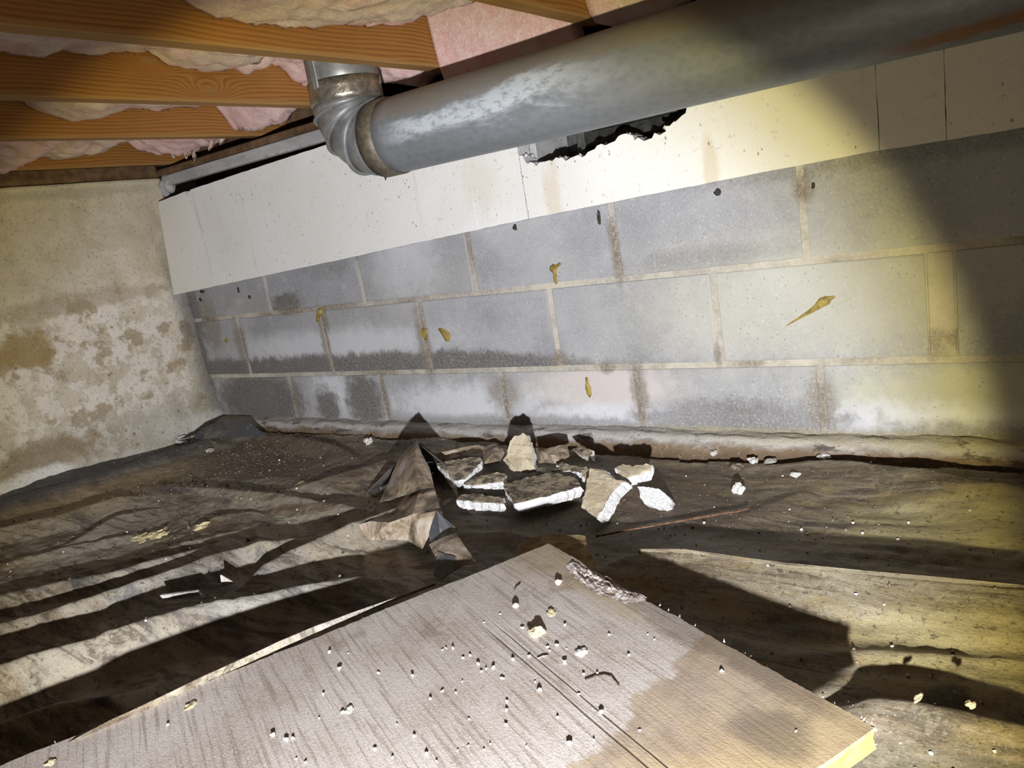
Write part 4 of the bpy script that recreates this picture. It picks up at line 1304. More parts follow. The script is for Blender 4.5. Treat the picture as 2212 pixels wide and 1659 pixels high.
def sheet(name, x0, x1, y0, y1, res, ridges, mat, keep, lift, rot, seed, label):
    nx_ = int((x1 - x0) / res)
    ny_ = int((y1 - y0) / res)
    X, Y = np.meshgrid(np.linspace(x0, x1, nx_), np.linspace(y0, y1, ny_), indexing='ij')
    Z = relief(X, Y, ridges, lift, rot, seed, 2) + 0.0012 * fbm(X * 60, Y * 60, 2, seed + 4)
    cx = (X[:-1, :-1] + X[1:, 1:]) / 2
    cy = (Y[:-1, :-1] + Y[1:, 1:]) / 2
    V = np.stack([X, Y, Z], -1).reshape(-1, 3)
    F = grid_faces(nx_, ny_, keep(cx, cy))
    V, F = compact(V, F)
    o = obj(name, V, F, mat, smooth=True, fix=False)
    tag(o, label, 'plastic sheet', 'plastic sheeting on the ground')
    return o


edge_n = lambda v, s: 0.012 * fbm(v * 6, v * 0 + s, 3, 77)
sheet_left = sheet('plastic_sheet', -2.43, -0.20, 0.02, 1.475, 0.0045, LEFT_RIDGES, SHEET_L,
                   lambda x, y: (x < seam_x_at(y) + 0.02 + edge_n(y, 1)) & (x > -2.412 + 0.01 * fbm(y * 5, y * 0, 2, 3)) & (y < 1.462 + edge_n(x, 2)), 0.004, -0.62, 501,
                   'dusty creased plastic sheet spread towards the parged wall')
sheet_right = sheet('plastic_sheet', -1.42, 1.30, 0.02, 1.475, 0.0058, RIGHT_RIDGES, SHEET_R,
                    lambda x, y: (x > seam_x_at(y) - 0.08) & (y < 1.440 + 0.02 * sstep(-0.7, -1.2, x) + edge_n(x, 5)), -0.002, 0.10, 601,
                    'ochre-stained plastic sheet right of the folded flap')
sheet_back = sheet('plastic_sheet', -2.40, 1.30, YB + 0.05, 0.03, 0.035, [], SHEET_R, lambda x, y: x < 9, 0.0, 0.1, 701,
                   'plastic sheet continuing under the viewer behind the plywood')


# raised flap where the two sheets overlap
def film(name, rows, mat, parent, thick=0.0012, amp=0.003, seed=1, cuts=2):
    """Crumpled film from a fan or strip of faces: rows = (points, faces)."""
    pts, faces = rows
    bm = bmesh.new()
    vs = [bm.verts.new(p) for p in pts]
    for f in faces:
        try:
            bm.faces.new([vs[i] for i in f])
        except ValueError:
            pass
    bmesh.ops.triangulate(bm, faces=bm.faces[:])
    for c in range(cuts):
        bmesh.ops.subdivide_edges(bm, edges=bm.edges[:], cuts=1, use_grid_fill=True, smooth=0.0)
    bmesh.ops.recalc_face_normals(bm, faces=bm.faces[:])
    for v in bm.verts:
        n = fbm(v.co.x * 26, v.co.y * 26 + v.co.z * 20, 3, seed)
        m = fbm(v.co.x * 80 + 3, v.co.y * 80, 2, seed + 2)
        v.co += Vector((0.4, -0.6, 0.7)) * float(n) * amp + Vector((0, 0, 1)) * float(m) * amp * 0.35
    bmesh.ops.solidify(bm, geom=bm.faces[:], thickness=thick)
    bm.verts.index_update()
    V = [tuple(v.co) for v in bm.verts]
    F = [[v.index for v in f.verts] for f in bm.faces]
    bm.free()
    return obj(name, V, F, mat, parent, smooth=False)


def fan(c, n):
    return [(c, i, i + 1) for i in range(n - 1)]


# upper tent
P_ = [(-1.139, 1.174, 0.128), (-1.151, 1.154, 0.115), (-1.172, 1.143, 0.093), (-1.168, 1.109, 0.07), (-1.158, 1.074, 0.052), (-1.136, 1.026, 0.04), (-1.083, 1.016, 0.055), (-1.039, 1.003, 0.072), (-0.973, 0.986, 0.098), (-0.961, 1.012, 0.092), (-1.02, 1.072, 0.104), (-1.076, 1.116, 0.116), (-1.024, 1.034, 0.12), (-1.038, 1.02, 0.095)]
film('folded_flap', (P_, [(0, 1, 12), (1, 2, 12), (2, 3, 13), (2, 13, 12), (3, 4, 13), (4, 5, 6, 13), (6, 7, 13), (7, 8, 13), (8, 12, 13), (8, 9, 10, 12), (10, 11, 12), (11, 0, 12)]), DUSTY, sheet_left, seed=3)
# lower body with the arm running left
P_ = [(-1.084, 1.013, 0.04), (-1.062, 1.037, 0.06), (-0.993, 1.007, 0.09), (-0.965, 1.017, 0.09), (-0.898, 0.948, 0.084), (-0.892, 0.931, 0.084), (-0.882, 0.894, 0.058), (-0.9, 0.886, 0.03), (-0.96, 0.913, 0.026), (-1.007, 0.911, 0.022), (-1.047, 0.903, 0.022), (-1.057, 0.921, 0.052), (-0.93, 0.91, 0.084), (-0.993, 0.908, 0.06), (-1.124, 0.9, 0.034), (-1.108, 0.876, 0.004)]
film('folded_flap', (P_, [(0, 1, 12), (1, 2, 12), (2, 3, 4, 12), (4, 5, 12), (5, 6, 12), (6, 7, 12), (7, 8, 12), (8, 13, 12), (13, 0, 12), (8, 9, 13), (9, 10, 13), (10, 11, 13), (11, 0, 13), (10, 15, 14, 11)]), DUSTY, sheet_left, seed=7)
# back of the tent down to the ground so it stands closed
P_ = [(-1.135, 1.169, 0.122), (-1.25, 1.24, 0.01), (-1.16, 1.28, 0.01), (-1.08, 1.235, 0.01), (-1.28, 1.12, 0.01)]
film('folded_flap', (P_, [(0, 1, 2), (0, 2, 3), (0, 4, 1)]), PLASTIC, sheet_left, seed=9)
# bare black underside turned out
P_ = [(-0.889, 0.931, 0.086), (-0.869, 0.927, 0.072), (-0.848, 0.93, 0.054), (-0.87, 0.939, 0.052), (-0.88, 0.918, 0.048), (-0.882, 0.891, 0.044), (-0.879, 0.89, 0.06)]
film('turned_edge', (P_, [(0, 1, 3), (1, 2, 3), (0, 3, 4), (0, 4, 6), (4, 5, 6)]), PLASTIC, sheet_left, seed=11, amp=0.0015)
P_ = [(-0.882, 0.888, 0.04), (-0.848, 0.889, 0.058), (-0.822, 0.897, 0.064), (-0.771, 0.856, 0.066), (-0.716, 0.815, 0.066), (-0.74, 0.808, 0.06), (-0.755, 0.804, 0.052), (-0.824, 0.848, 0.054), (-0.83, 0.843, 0.046), (-0.77, 0.831, 0.066)]
film('torn_tail', (P_, [(0, 1, 7), (0, 7, 8), (1, 2, 9), (2, 3, 9), (3, 4, 9), (4, 5, 9), (5, 6, 9), (1, 9, 7), (7, 9, 6)]), DUSTY, sheet_left, seed=13, amp=0.0015)
P_ = [(-0.823, 0.846, 0.054), (-0.765, 0.823, 0.064), (-0.754, 0.802, 0.052), (-0.774, 0.789, 0.04), (-0.793, 0.795, 0.042)]
film('torn_tail', (P_, [(0, 1, 2), (0, 2, 3), (0, 3, 4)]), PLASTIC, sheet_left, seed=15, amp=0.0015)
# raised lip of the sheet just beyond the plywood edge
lo = [(-0.902, 0.279, 0.08), (-0.888, 0.301, 0.082), (-0.877, 0.323, 0.084), (-0.858, 0.364, 0.084), (-0.841, 0.408, 0.084), (-0.837, 0.425, 0.085), (-0.829, 0.445, 0.084), (-0.82, 0.477, 0.083), (-0.809, 0.508, 0.082), (-0.794, 0.557, 0.08), (-0.776, 0.607, 0.078), (-0.754, 0.668, 0.074), (-0.734, 0.735, 0.066)]
hi = [(-0.895, 0.278, 0.086), (-0.877, 0.299, 0.094), (-0.865, 0.321, 0.098), (-0.849, 0.363, 0.1), (-0.836, 0.409, 0.1), (-0.83, 0.424, 0.1), (-0.824, 0.446, 0.099), (-0.815, 0.478, 0.098), (-0.809, 0.512, 0.096), (-0.795, 0.562, 0.092), (-0.773, 0.608, 0.088), (-0.753, 0.668, 0.08), (-0.734, 0.736, 0.07)]


def ribbon(name, lo, hi, mat, parent, seed, amp=0.0012, thick=0.0008):
    n_ = len(lo)
    film(name, (lo + hi, [(i, i + 1, n_ + i + 1, n_ + i) for i in range(n_ - 1)]), mat, parent, thick, amp, seed, 1)


ribbon('raised_lip', lo, [tuple(np.array(h) * 0.75 + np.array(l) * 0.25) for l, h in zip(lo, hi)], SHEET_L, sheet_left, 31)
lo = [(-0.523, 0.979, 0.026), (-0.449, 0.989, 0.03), (-0.363, 0.988, 0.03), (-0.297, 0.988, 0.03), (-0.207, 0.994, 0.03), (-0.124, 1.001, 0.03), (-0.019, 1.015, 0.028), (0.066, 1.024, 0.026)]
hi = [(-0.522, 0.98, 0.034), (-0.446, 0.985, 0.041), (-0.359, 0.978, 0.043), (-0.292, 0.976, 0.044), (-0.204, 0.981, 0.044), (-0.123, 0.989, 0.043), (-0.019, 1.001, 0.041), (0.065, 1.015, 0.036)]
ribbon('raised_lip', lo, hi, SHEET_R, sheet_right, 37, 0.0008)
# crumpled strips of film behind the flap
P_ = [(-1.207, 1.248, 0.1), (-1.202, 1.261, 0.075), (-1.199, 1.288, 0.05), (-1.172, 1.335, 0.045), (-1.136, 1.381, 0.04), (-1.11, 1.378, 0.035), (-1.15, 1.33, 0.03), (-1.192, 1.304, 0.022), (-1.204, 1.268, 0.05)]
film('loose_strip', (P_, [(0, 1, 8), (1, 2, 8), (2, 7, 8), (2, 3, 7), (3, 6, 7), (3, 4, 6), (4, 5, 6)]), DUSTY, sheet_left, seed=17, amp=0.002)
P_ = [(-0.917, 1.31, 0.06), (-0.878, 1.328, 0.065), (-0.869, 1.362, 0.06), (-0.84, 1.318, 0.05), (-0.865, 1.298, 0.04), (-0.912, 1.304, 0.035), (-0.863, 1.282, 0.065)]
film('loose_strip', (P_, [(0, 1, 6), (1, 2, 6), (2, 3, 6), (3, 4, 6), (4, 5, 6), (5, 0, 6)]), DUSTY, sheet_right, seed=19, amp=0.004)
P_ = [(-1.136, 1.389, 0.03), (-1.109, 1.412, 0.035), (-1.06, 1.385, 0.03), (-1.038, 1.326, 0.02), (-1.076, 1.314, 0.02), (-1.051, 1.318, 0.045)]
film('loose_strip', (P_, [(0, 1, 5), (1, 2, 5), (2, 3, 5), (3, 4, 5), (4, 0, 5)]), DUSTY, sheet_right, seed=23, amp=0.004)
# dark lip of film standing along the corner
P_ = [(-2.349, 1.313, 0.03), (-2.238, 1.299, 0.05), (-2.264, 1.361, 0.06), (-2.228, 1.411, 0.072), (-2.061, 1.398, 0.072), (-2.002, 1.404, 0.03), (-2.114, 1.356, 0.035), (-2.215, 1.322, 0.035)]
film('folded_flap', (P_, [(0, 1, 7), (1, 2, 7), (2, 3, 6, 7), (3, 4, 6), (4, 5, 6)]), PLASTIC, sheet_left, seed=29, amp=0.002)


# ================================================================== BROKEN FOAM PIECES
def chunk(top, drop, label, seed, skin=True, step=0.007, amp=0.0016):
    top = [Vector(p) for p in top]
    a = rough_outline(top, step, amp, seed)
    r = random.Random(seed + 50)
    d = Vector(drop)
    n = len(a)
    cen = sum(a, Vector()) / n
    mid = [p + d * 0.45 + (p - cen) * 0.02 + Vector((r.uniform(-1, 1), r.uniform(-1, 1), r.uniform(-1, 1))) * 0.0022 for p in a]
    bot = [p + d + (cen - p) * 0.10 + Vector((r.uniform(-1, 1), r.uniform(-1, 1), 0)) * 0.0015 for p in a]
    A_ = np.array([[p.x, p.y, 1.0] for p in top])
    co, *_ = np.linalg.lstsq(A_, np.array([p[2] for p in [tuple(q) for q in top]]), rcond=None)
    inner = []
    for p in a:
        q = cen + (p - cen) * 0.90
        q.z = co[0] * q.x + co[1] * q.y + co[2] + 0.0006
        inner.append(q)
    V = a + mid + bot + inner + [cen + d]
    F, idx = [tuple(range(3 * n, 4 * n))], [0]
    for i in range(n):
        j = (i + 1) % n
        F += [(i, i + n, j + n, j), (i + n, i + 2 * n, j + 2 * n, j + n), (3 * n + i, i, j, 3 * n + j), (4 * n, j + 2 * n, i + 2 * n)]
        idx += [1, 1, 0, 1]
    o = obj('foam_chunk', V, F, [{True: FOAM_S, False: FOAM_B, 'tan': FOAM_T}[skin], FOAM_B], mat_idx=idx)
    tag(o, label, 'foam chunk', 'broken foam heaped by the wall')
    return o


chunk([(-0.942, 1.275, 0.107), (-0.915, 1.28, 0.107), (-0.899, 1.267, 0.09), (-0.895, 1.265, 0.076), (-0.892, 1.255, 0.04), (-0.911, 1.252, 0.03), (-0.951, 1.252, 0.034), (-0.968, 1.258, 0.046), (-0.977, 1.261, 0.054), (-0.965, 1.263, 0.068), (-0.956, 1.271, 0.097)],
      (-0.012, 0.030, -0.012), 'tan foam slab standing upright at the back of the heap', 1, skin='tan')
chunk([(-0.898, 1.141, 0.048), (-0.864, 1.185, 0.052), (-0.817, 1.214, 0.052), (-0.758, 1.201, 0.05), (-0.733, 1.174, 0.046), (-0.766, 1.13, 0.044), (-0.828, 1.081, 0.04), (-0.873, 1.121, 0.044)], (0.002, 0.006, -0.024), 'largest flat brown foam piece, broad and lying at the front', 2)
chunk([(-0.72, 1.198, 0.075), (-0.698, 1.202, 0.072), (-0.662, 1.18, 0.062), (-0.641, 1.18, 0.06), (-0.654, 1.148, 0.046), (-0.656, 1.117, 0.034), (-0.66, 1.095, 0.018), (-0.679, 1.108, 0.024), (-0.706, 1.121, 0.026), (-0.711, 1.15, 0.046), (-0.716, 1.18, 0.064)],
      (0.012, 0.018, -0.016), 'triangular tan foam piece leaning with its point down', 3, skin='tan')
chunk([(-0.687, 1.237, 0.062), (-0.679, 1.254, 0.064), (-0.657, 1.252, 0.062), (-0.632, 1.264, 0.064), (-0.619, 1.261, 0.062), (-0.619, 1.251, 0.056), (-0.638, 1.234, 0.052), (-0.659, 1.216, 0.05), (-0.674, 1.228, 0.054)], (0.001, 0.004, -0.020), 'flat foam piece with white edge behind the leaning triangle', 4, skin='tan')
chunk([(-0.627, 1.202, 0.04), (-0.604, 1.203, 0.042), (-0.588, 1.202, 0.042), (-0.569, 1.198, 0.036), (-0.556, 1.192, 0.022), (-0.558, 1.183, 0.015), (-0.578, 1.177, 0.012), (-0.607, 1.182, 0.018)], (0.002, 0.016, -0.014), 'small rounded white foam lump lying apart from the heap', 5, skin=False)
chunk([(-1.139, 1.219, 0.052), (-1.096, 1.25, 0.054), (-1.047, 1.267, 0.056), (-1.03, 1.256, 0.052), (-1.023, 1.212, 0.046), (-1.025, 1.177, 0.04), (-1.046, 1.168, 0.038), (-1.083, 1.19, 0.042)], (0, 0.004, -0.020), 'dark-skinned foam piece beside the folded plastic flap', 6)
chunk([(-1.011, 1.157, 0.036), (-1.009, 1.183, 0.04), (-0.981, 1.199, 0.042), (-0.959, 1.209, 0.048), (-0.929, 1.203, 0.044), (-0.925, 1.181, 0.038), (-0.96, 1.167, 0.036), (-0.989, 1.156, 0.034)], (0, 0.004, -0.018), 'crumbled foam piece between the dark one and the front one', 7)
chunk([(-0.976, 1.083, 0.034), (-0.978, 1.103, 0.038), (-0.943, 1.112, 0.038), (-0.908, 1.112, 0.036), (-0.878, 1.113, 0.034), (-0.866, 1.097, 0.03), (-0.929, 1.091, 0.03)], (0, 0.004, -0.020), 'flat long foam piece with bright white front edge', 8)
chunk([(-0.837, 1.33, 0.062), (-0.826, 1.343, 0.064), (-0.788, 1.332, 0.06), (-0.783, 1.312, 0.05), (-0.805, 1.314, 0.052)], (0.003, 0.01, -0.014), 'small grey foam piece at the back by the footing', 9)
chunk([(-0.84, 1.239, 0.044), (-0.829, 1.249, 0.048), (-0.81, 1.258, 0.052), (-0.766, 1.259, 0.052), (-0.768, 1.24, 0.046), (-0.799, 1.246, 0.046)], (0, 0.004, -0.014), 'thin foam sliver behind the largest piece', 10)
chunk([(-0.767, 1.241, 0.05), (-0.751, 1.248, 0.054), (-0.742, 1.222, 0.044), (-0.76, 1.226, 0.042)], (0, 0.006, -0.016), 'little tan foam chip against the leaning triangle', 11, skin='tan')
chunk([(-0.901, 1.272, 0.036), (-0.874, 1.274, 0.038), (-0.87, 1.257, 0.034), (-0.895, 1.261, 0.032)], (0, 0.003, -0.012), 'little white foam chip right of the upright slab', 12, skin=False)
chunk([(-0.839, 1.261, 0.05), (-0.83, 1.271, 0.053), (-0.81, 1.266, 0.052), (-0.822, 1.255, 0.047)], (0, 0.003, -0.012), 'little pale foam chip lying on the crumpled film', 13)


# ================================================================== PLYWOOD IN FRONT
PZ, PT = 0.085, 0.022
pc = Vector((-0.614, 0.868, 0.085))
pr = Vector((-0.122, 0.622, 0.085))
ax_u = (pr - pc).normalized()
ax_v = Vector((ax_u.y, -ax_u.x, 0))            # across the grain, towards the viewer
PLEN = (pr - pc).length
PWID = 1.02
ply = empty('plywood_offcut', (pc.x, pc.y, PZ - PT))
ply.rotation_euler = (0, 0, math.atan2(ax_u.y, ax_u.x))
tag(ply, 'weathered grey plywood offcut lying across the sheeting in front', 'board')
r_ = random.Random(4)


def ply_edge(u0, v0, u1, v1, n, amp, seed):
    r = random.Random(seed)
    out = []
    for k in range(n):
        f = k / n
        w = amp * float(fbm(np.array(f * 9.0), np.array(seed * 3.3), 4, seed)) + r.uniform(-amp, amp) * 0.35
        du, dv = u1 - u0, v1 - v0
        L = math.hypot(du, dv)
        out.append((u0 + du * f + dv / L * w, v0 + dv * f - du / L * w))
    return out


KN0, KN1 = (-0.53, 0.828, 0.085), (-0.408, 0.767, 0.085)
kn = [((Vector(q) - pc).dot(ax_u)) for q in (KN0, KN1)]
outl = ply_edge(0, 0, kn[0], 0.0, 14, 0.0012, 1)
# bite out of the long edge where the knot fell away
outl += [(kn[0] + (kn[1] - kn[0]) * f, 0.002 + 0.007 * math.sin(math.pi * min(1, f * 1.1)) ** 0.8 * (1.0 - 0.4 * f) + r_.uniform(-0.0015, 0.0015)) for f in (0.0, 0.08, 0.16, 0.26, 0.36, 0.46, 0.56, 0.66, 0.76, 0.86, 0.95)]
outl += ply_edge(kn[1], 0.003, PLEN, 0.001, 90, 0.0018, 2)
outl += ply_edge(PLEN, 0, PLEN - 0.004, PWID, 60, 0.0018, 3)
outl += ply_edge(PLEN, PWID, 0, PWID, 10, 0.001, 4)
outl += ply_edge(0.002, PWID, 0, 0, 120, 0.0022, 5)
n = len(outl)
cenu, cenv = PLEN / 2, PWID / 2
Vp = [(u, -v, PT) for u, v in outl] + [(u + (cenu - u) * 0.004 + r_.uniform(-0.001, 0.001), -(v + (cenv - v) * 0.004 + r_.uniform(-0.001, 0.001)), PT * 0.5) for u, v in outl] + [(u, -v, 0) for u, v in outl]
Fp = [tuple(range(n)), tuple(range(3 * n - 1, 2 * n - 1, -1))]
for i in range(n):
    j = (i + 1) % n
    Fp += [(i, i + n, j + n, j), (i + n, i + 2 * n, j + 2 * n, j + n)]
me = mesh_data('panel', Vp, Fp, PLY)
bm = bmesh.new()
bm.from_mesh(me)
bmesh.ops.recalc_face_normals(bm, faces=bm.faces)
bm.to_mesh(me)
bm.free()
panel = bpy.data.objects.new('panel', me)
COL.objects.link(panel)
panel.parent = ply
# torn knot fibres on the long edge
nu_, nv_ = 44, 22
U, W = np.meshgrid(np.linspace(kn[0] - 0.012, kn[1] + 0.01, nu_), np.linspace(-0.002, 0.042, nv_), indexing='ij')
f_ = (U - kn[0]) / (kn[1] - kn[0])
rr = np.hypot((f_ - 0.42) / 0.60, (W - 0.006) / 0.030)
Hh = PT + 0.0004 + (0.0034 * np.abs(fbm(U * 30 + W * 25, W * 170 - U * 45, 4, 5)) + 0.0010 * fbm(U * 160, W * 260, 2, 8)) * sstep(1.0, 0.75, rr) - 0.006 * sstep(0.010, 0.0, W) * sstep(1.0, 0.6, rr)
Vk = np.stack([U, -W, Hh], -1).reshape(-1, 3)
inside = (rr < 1 + 0.12 * fbm(U * 90, W * 90, 2, 6))[:-1, :-1]
Vk, Fk = compact(Vk, grid_faces(nu_, nv_, inside))
kme = mesh_data('torn_knot', Vk, Fk, KNOT)
ko = bpy.data.objects.new('torn_knot', kme)
COL.objects.link(ko)
ko.parent = ply
# splinters along the rough edges
for k in range(26):
    if k < 15:
        u, v = r_.uniform(kn[1], PLEN), 0.0
        d = Vector((r_.uniform(-0.004, 0.004), r_.uniform(0.002, 0.005), r_.uniform(0.0, 0.004)))
    else:
        u, v = 0.0, r_.uniform(0.1, 0.75)
        d = Vector((-r_.uniform(0.002, 0.004), r_.uniform(-0.004, 0.004), r_.uniform(0, 0.003)))
    b = Vector((u, -v, PT - 0.001))
    s_ = r_.uniform(0.0008, 0.0018)
    sv = [b + Vector((s_, s_, -0.002)), b + Vector((-s_, s_, -0.002)), b + Vector((-s_, -s_, -0.002)), b + Vector((s_, -s_, -0.002)), b + d]
    so = bpy.data.objects.new('splinter', mesh_data('splinter', sv, [(3, 2, 1, 0), (0, 1, 4), (1, 2, 4), (2, 3, 4), (3, 0, 4)], KNOT))
    COL.objects.link(so)
    so.parent = ply

# added tan slab standing for lit ground behind the far corner, which rests on it
sl = rough_outline([Vector(p) for p in [(-0.692, 0.893, 0.06), (-0.683, 0.923, 0.06), (-0.65, 0.942, 0.06), (-0.599, 0.948, 0.06), (-0.559, 0.893, 0.06), (-0.522, 0.844, 0.06), (-0.567, 0.803, 0.06), (-0.651, 0.821, 0.06)]], 0.012, 0.002, 3)
for p in sl:
    p.z = 0.0615 + random.uniform(-0.001, 0.001)
o = prism('lit_patch_stone', sl, [Vector((p.x, p.y + 0.002, 0.0)) for p in sl], SLAB)
tag(o, 'added tan stone under the far plywood corner, standing for lit ground behind it', 'stone')


# ================================================================== SMALL DEBRIS
def lump_mesh(name, mat, seed, flat=0.8, sub=2, amp=0.3):
    bm = bmesh.new()
    bmesh.ops.create_icosphere(bm, subdivisions=sub, radius=1.0)
    for v in bm.verts:
        k = 1 + amp * float(fbm(v.co.x * 1.6 + seed, v.co.y * 1.6 + v.co.z * 1.3, 3, seed))
        v.co = Vector((v.co.x * k, v.co.y * k, (v.co.z * k) * flat + flat))
    me = bpy.data.meshes.new(name)
    bm.to_mesh(me)
    bm.free()
    me.materials.append(mat)
    return me


CR = [lump_mesh('crumb', CRUMB, s * 7 + 2, 0.85, 1, 0.6) for s in range(4)]


def surf_z(x, y, ridges, rot, seed, lift):
    X, Y = np.array([[x]], float), np.array([[y]], float)
    return float(relief(X, Y, ridges, lift, rot, seed)[0, 0])


def drop(name, me, x, y, z, s, label, cat, group=None, mat_scale=(1, 1, 1)):
    o = bpy.data.objects.new(name, me)
    COL.objects.link(o)
    o.location = (x, y, z - 0.0004)
    o.scale = (s * mat_scale[0], s * mat_scale[1], s * mat_scale[2])
    o.rotation_euler = (0, 0, random.uniform(0, 6.28))
    tag(o, label, cat, group)
    return o


ply_pts = [(-0.703, 0.533, 0.085), (-0.59, 0.526, 0.085), (-0.537, 0.517, 0.085), (-0.541, 0.501, 0.085), (-0.521, 0.52, 0.085), (-0.527, 0.539, 0.085), (-0.487, 0.56, 0.085), (-0.515, 0.568, 0.085), (-0.508, 0.572, 0.085), (-0.517, 0.562, 0.085), (-0.529, 0.572, 0.085), (-0.549, 0.583, 0.085), (-0.554, 0.576, 0.085), (-0.481, 0.606, 0.085), (-0.495, 0.593, 0.085), (-0.436, 0.557, 0.085), (-0.449, 0.568, 0.085), (-0.459, 0.529, 0.085), (-0.451, 0.517, 0.085), (-0.396, 0.527, 0.085), (-0.481, 0.491, 0.085), (-0.439, 0.498, 0.085), (-0.473, 0.676, 0.085), (-0.414, 0.676, 0.085), (-0.372, 0.691, 0.085), (-0.36, 0.684, 0.085), (-0.375, 0.646, 0.085), (-0.392, 0.605, 0.085), (-0.405, 0.598, 0.085), (-0.436, 0.61, 0.085), (-0.461, 0.635, 0.085), (-0.47, 0.629, 0.085), (-0.447, 0.634, 0.085), (-0.464, 0.624, 0.085), (-0.313, 0.541, 0.085), (-0.347, 0.512, 0.085), (-0.366, 0.499, 0.085), (-0.403, 0.48, 0.085), (-0.438, 0.469, 0.085), (-0.439, 0.46, 0.085), (-0.457, 0.458, 0.085), (-0.463, 0.449, 0.085), (-0.473, 0.429, 0.085), (-0.489, 0.433, 0.085), (-0.518, 0.415, 0.085), (-0.543, 0.417, 0.085), (-0.518, 0.448, 0.085), (-0.548, 0.455, 0.085), (-0.621, 0.445, 0.085), (-0.618, 0.455, 0.085), (-0.686, 0.503, 0.085), (-0.728, 0.525, 0.085), (-0.634, 0.516, 0.085), (-0.587, 0.585, 0.085), (-0.589, 0.58, 0.085), (-0.578, 0.587, 0.085), (-0.568, 0.672, 0.085), (-0.666, 0.388, 0.085), (-0.646, 0.389, 0.085), (-0.64, 0.394, 0.085), (-0.639, 0.429, 0.085), (-0.598, 0.374, 0.085), (-0.804, 0.35, 0.085), (-0.612, 0.374, 0.085), (-0.272, 0.654, 0.085), (-0.183, 0.592, 0.085), (-0.521, 0.653, 0.085), (-0.577, 0.649, 0.085), (-0.668, 0.461, 0.085), (-0.394, 0.567, 0.085), (-0.358, 0.55, 0.085)]
for k, p in enumerate(ply_pts):
    s = random.uniform(0.0011, 0.0021) * (1.5 if k % 7 == 1 else 1)
    drop('crumb', CR[k % 4], p[0], p[1], PZ, s, 'tiny pale crumb lying on the weathered plywood', 'crumb', 'crumbs on the plywood', (random.uniform(0.8, 1.3), random.uniform(0.8, 1.3), random.uniform(0.7, 1.15)))
p = (-0.495, 0.645, 0.085)
o = drop('plaster_flake', lump_mesh('plaster_flake', CREAM, 21, 0.5, 3, 0.5), p[0], p[1], PZ, 0.009, 'yellowish flake on the plywood, largest of its debris', 'flake')
p = (-0.534, 0.763, 0.085)
drop('pink_pebble', lump_mesh('pink_pebble', mat_plain('pink_pebble', (0.50, 0.36, 0.30), (0.66, 0.52, 0.45), 80), 23, 0.7, 2, 0.3), p[0], p[1], PZ, 0.005, 'pinkish pebble near the far corner of the plywood', 'pebble')
p = (-0.557, 0.692, 0.085)
drop('grey_pebble', lump_mesh('grey_pebble', mat_plain('grey_pebble', (0.33, 0.29, 0.27), (0.46, 0.41, 0.39), 80), 25, 0.8, 2, 0.2), p[0], p[1], PZ, 0.0045, 'smooth grey pebble on the plywood', 'pebble')
for q, sz, lab in (((-0.505, 0.695, 0.085), 0.011, 'whitish torn flake beside the yellowish flake on the plywood'), ((-0.427, 0.632, 0.085), 0.013, 'pale crusty flake on a knot of the plywood'), ((-0.617, 0.453, 0.085), 0.010, 'white crust by the left edge of the plywood'), ((-0.812, 0.383, 0.085), 0.011, 'cream splintered flake on the left edge of the plywood'), ((-0.877, 0.257, 0.085), 0.010, 'yellow chip at the left end of the plywood edge')):
    drop('flake', lump_mesh('flake', CREAM if 'yellow' in lab or 'cream' in lab else CRUMB, int(q[0] * -500) % 90, 0.22, 3, 0.5), q[0], q[1], PZ, sz * 0.55, lab, 'flake')

for q_, lab in (([(-0.399, 0.59, 0.086), (-0.391, 0.598, 0.086), (-0.384, 0.606, 0.086), (-0.374, 0.604, 0.086), (-0.361, 0.594, 0.086)], 'curled dark fibre lying right of the crusty flake on the plywood'),
                ([(-0.469, 0.605, 0.086), (-0.465, 0.61, 0.086), (-0.46, 0.615, 0.086)], 'short brown splinter lying among the crumbs on the plywood'),
                ([(-0.583, 0.728, 0.086), (-0.586, 0.736, 0.086), (-0.587, 0.749, 0.086)], 'tiny dark twig near the far corner of the plywood')):
    o = tube('twig', [(p[0], p[1], p[2] + 0.0006 * (k % 2)) for k, p in enumerate(q_)], [0.0006] * len(q_), SPECK if 'dark' in lab else KNOT, seg=6)
    tag(o, lab, 'twig')

fl_pts = [(-0.182, 1.176, 0.02), (-0.299, 1.098, 0.02), (-0.367, 1.089, 0.02), (-0.118, 1.11, 0.02), (-0.183, 1.089, 0.02), (-0.174, 1.237, 0.02), (-0.252, 1.215, 0.02), (-0.215, 1.221, 0.02), (-0.232, 1.181, 0.02), (-0.092, 1.266, 0.02), (-0.322, 1.171, 0.02), (-0.471, 1.084, 0.02), (-0.553, 1.121, 0.02), (-0.635, 1.122, 0.02), (-0.482, 1.157, 0.02), (-0.407, 1.382, 0.02), (-0.49, 1.228, 0.02), (-0.321, 0.981, 0.02), (-0.304, 0.989, 0.02), (-0.167, 0.95, 0.02), (-0.201, 0.957, 0.02), (-0.15, 0.888, 0.02), (-0.126, 0.837, 0.02), (-0.104, 0.845, 0.02), (-0.079, 0.818, 0.02), (-0.116, 0.701, 0.02), (-0.089, 0.698, 0.02), (-0.054, 0.81, 0.02), (-0.038, 0.713, 0.02), (-0.069, 0.686, 0.02), (-0.026, 0.698, 0.02), (-0.215, 1.107, 0.02), (-0.597, 1.365, 0.02), (-0.542, 1.323, 0.02), (-0.375, 1.025, 0.02)]
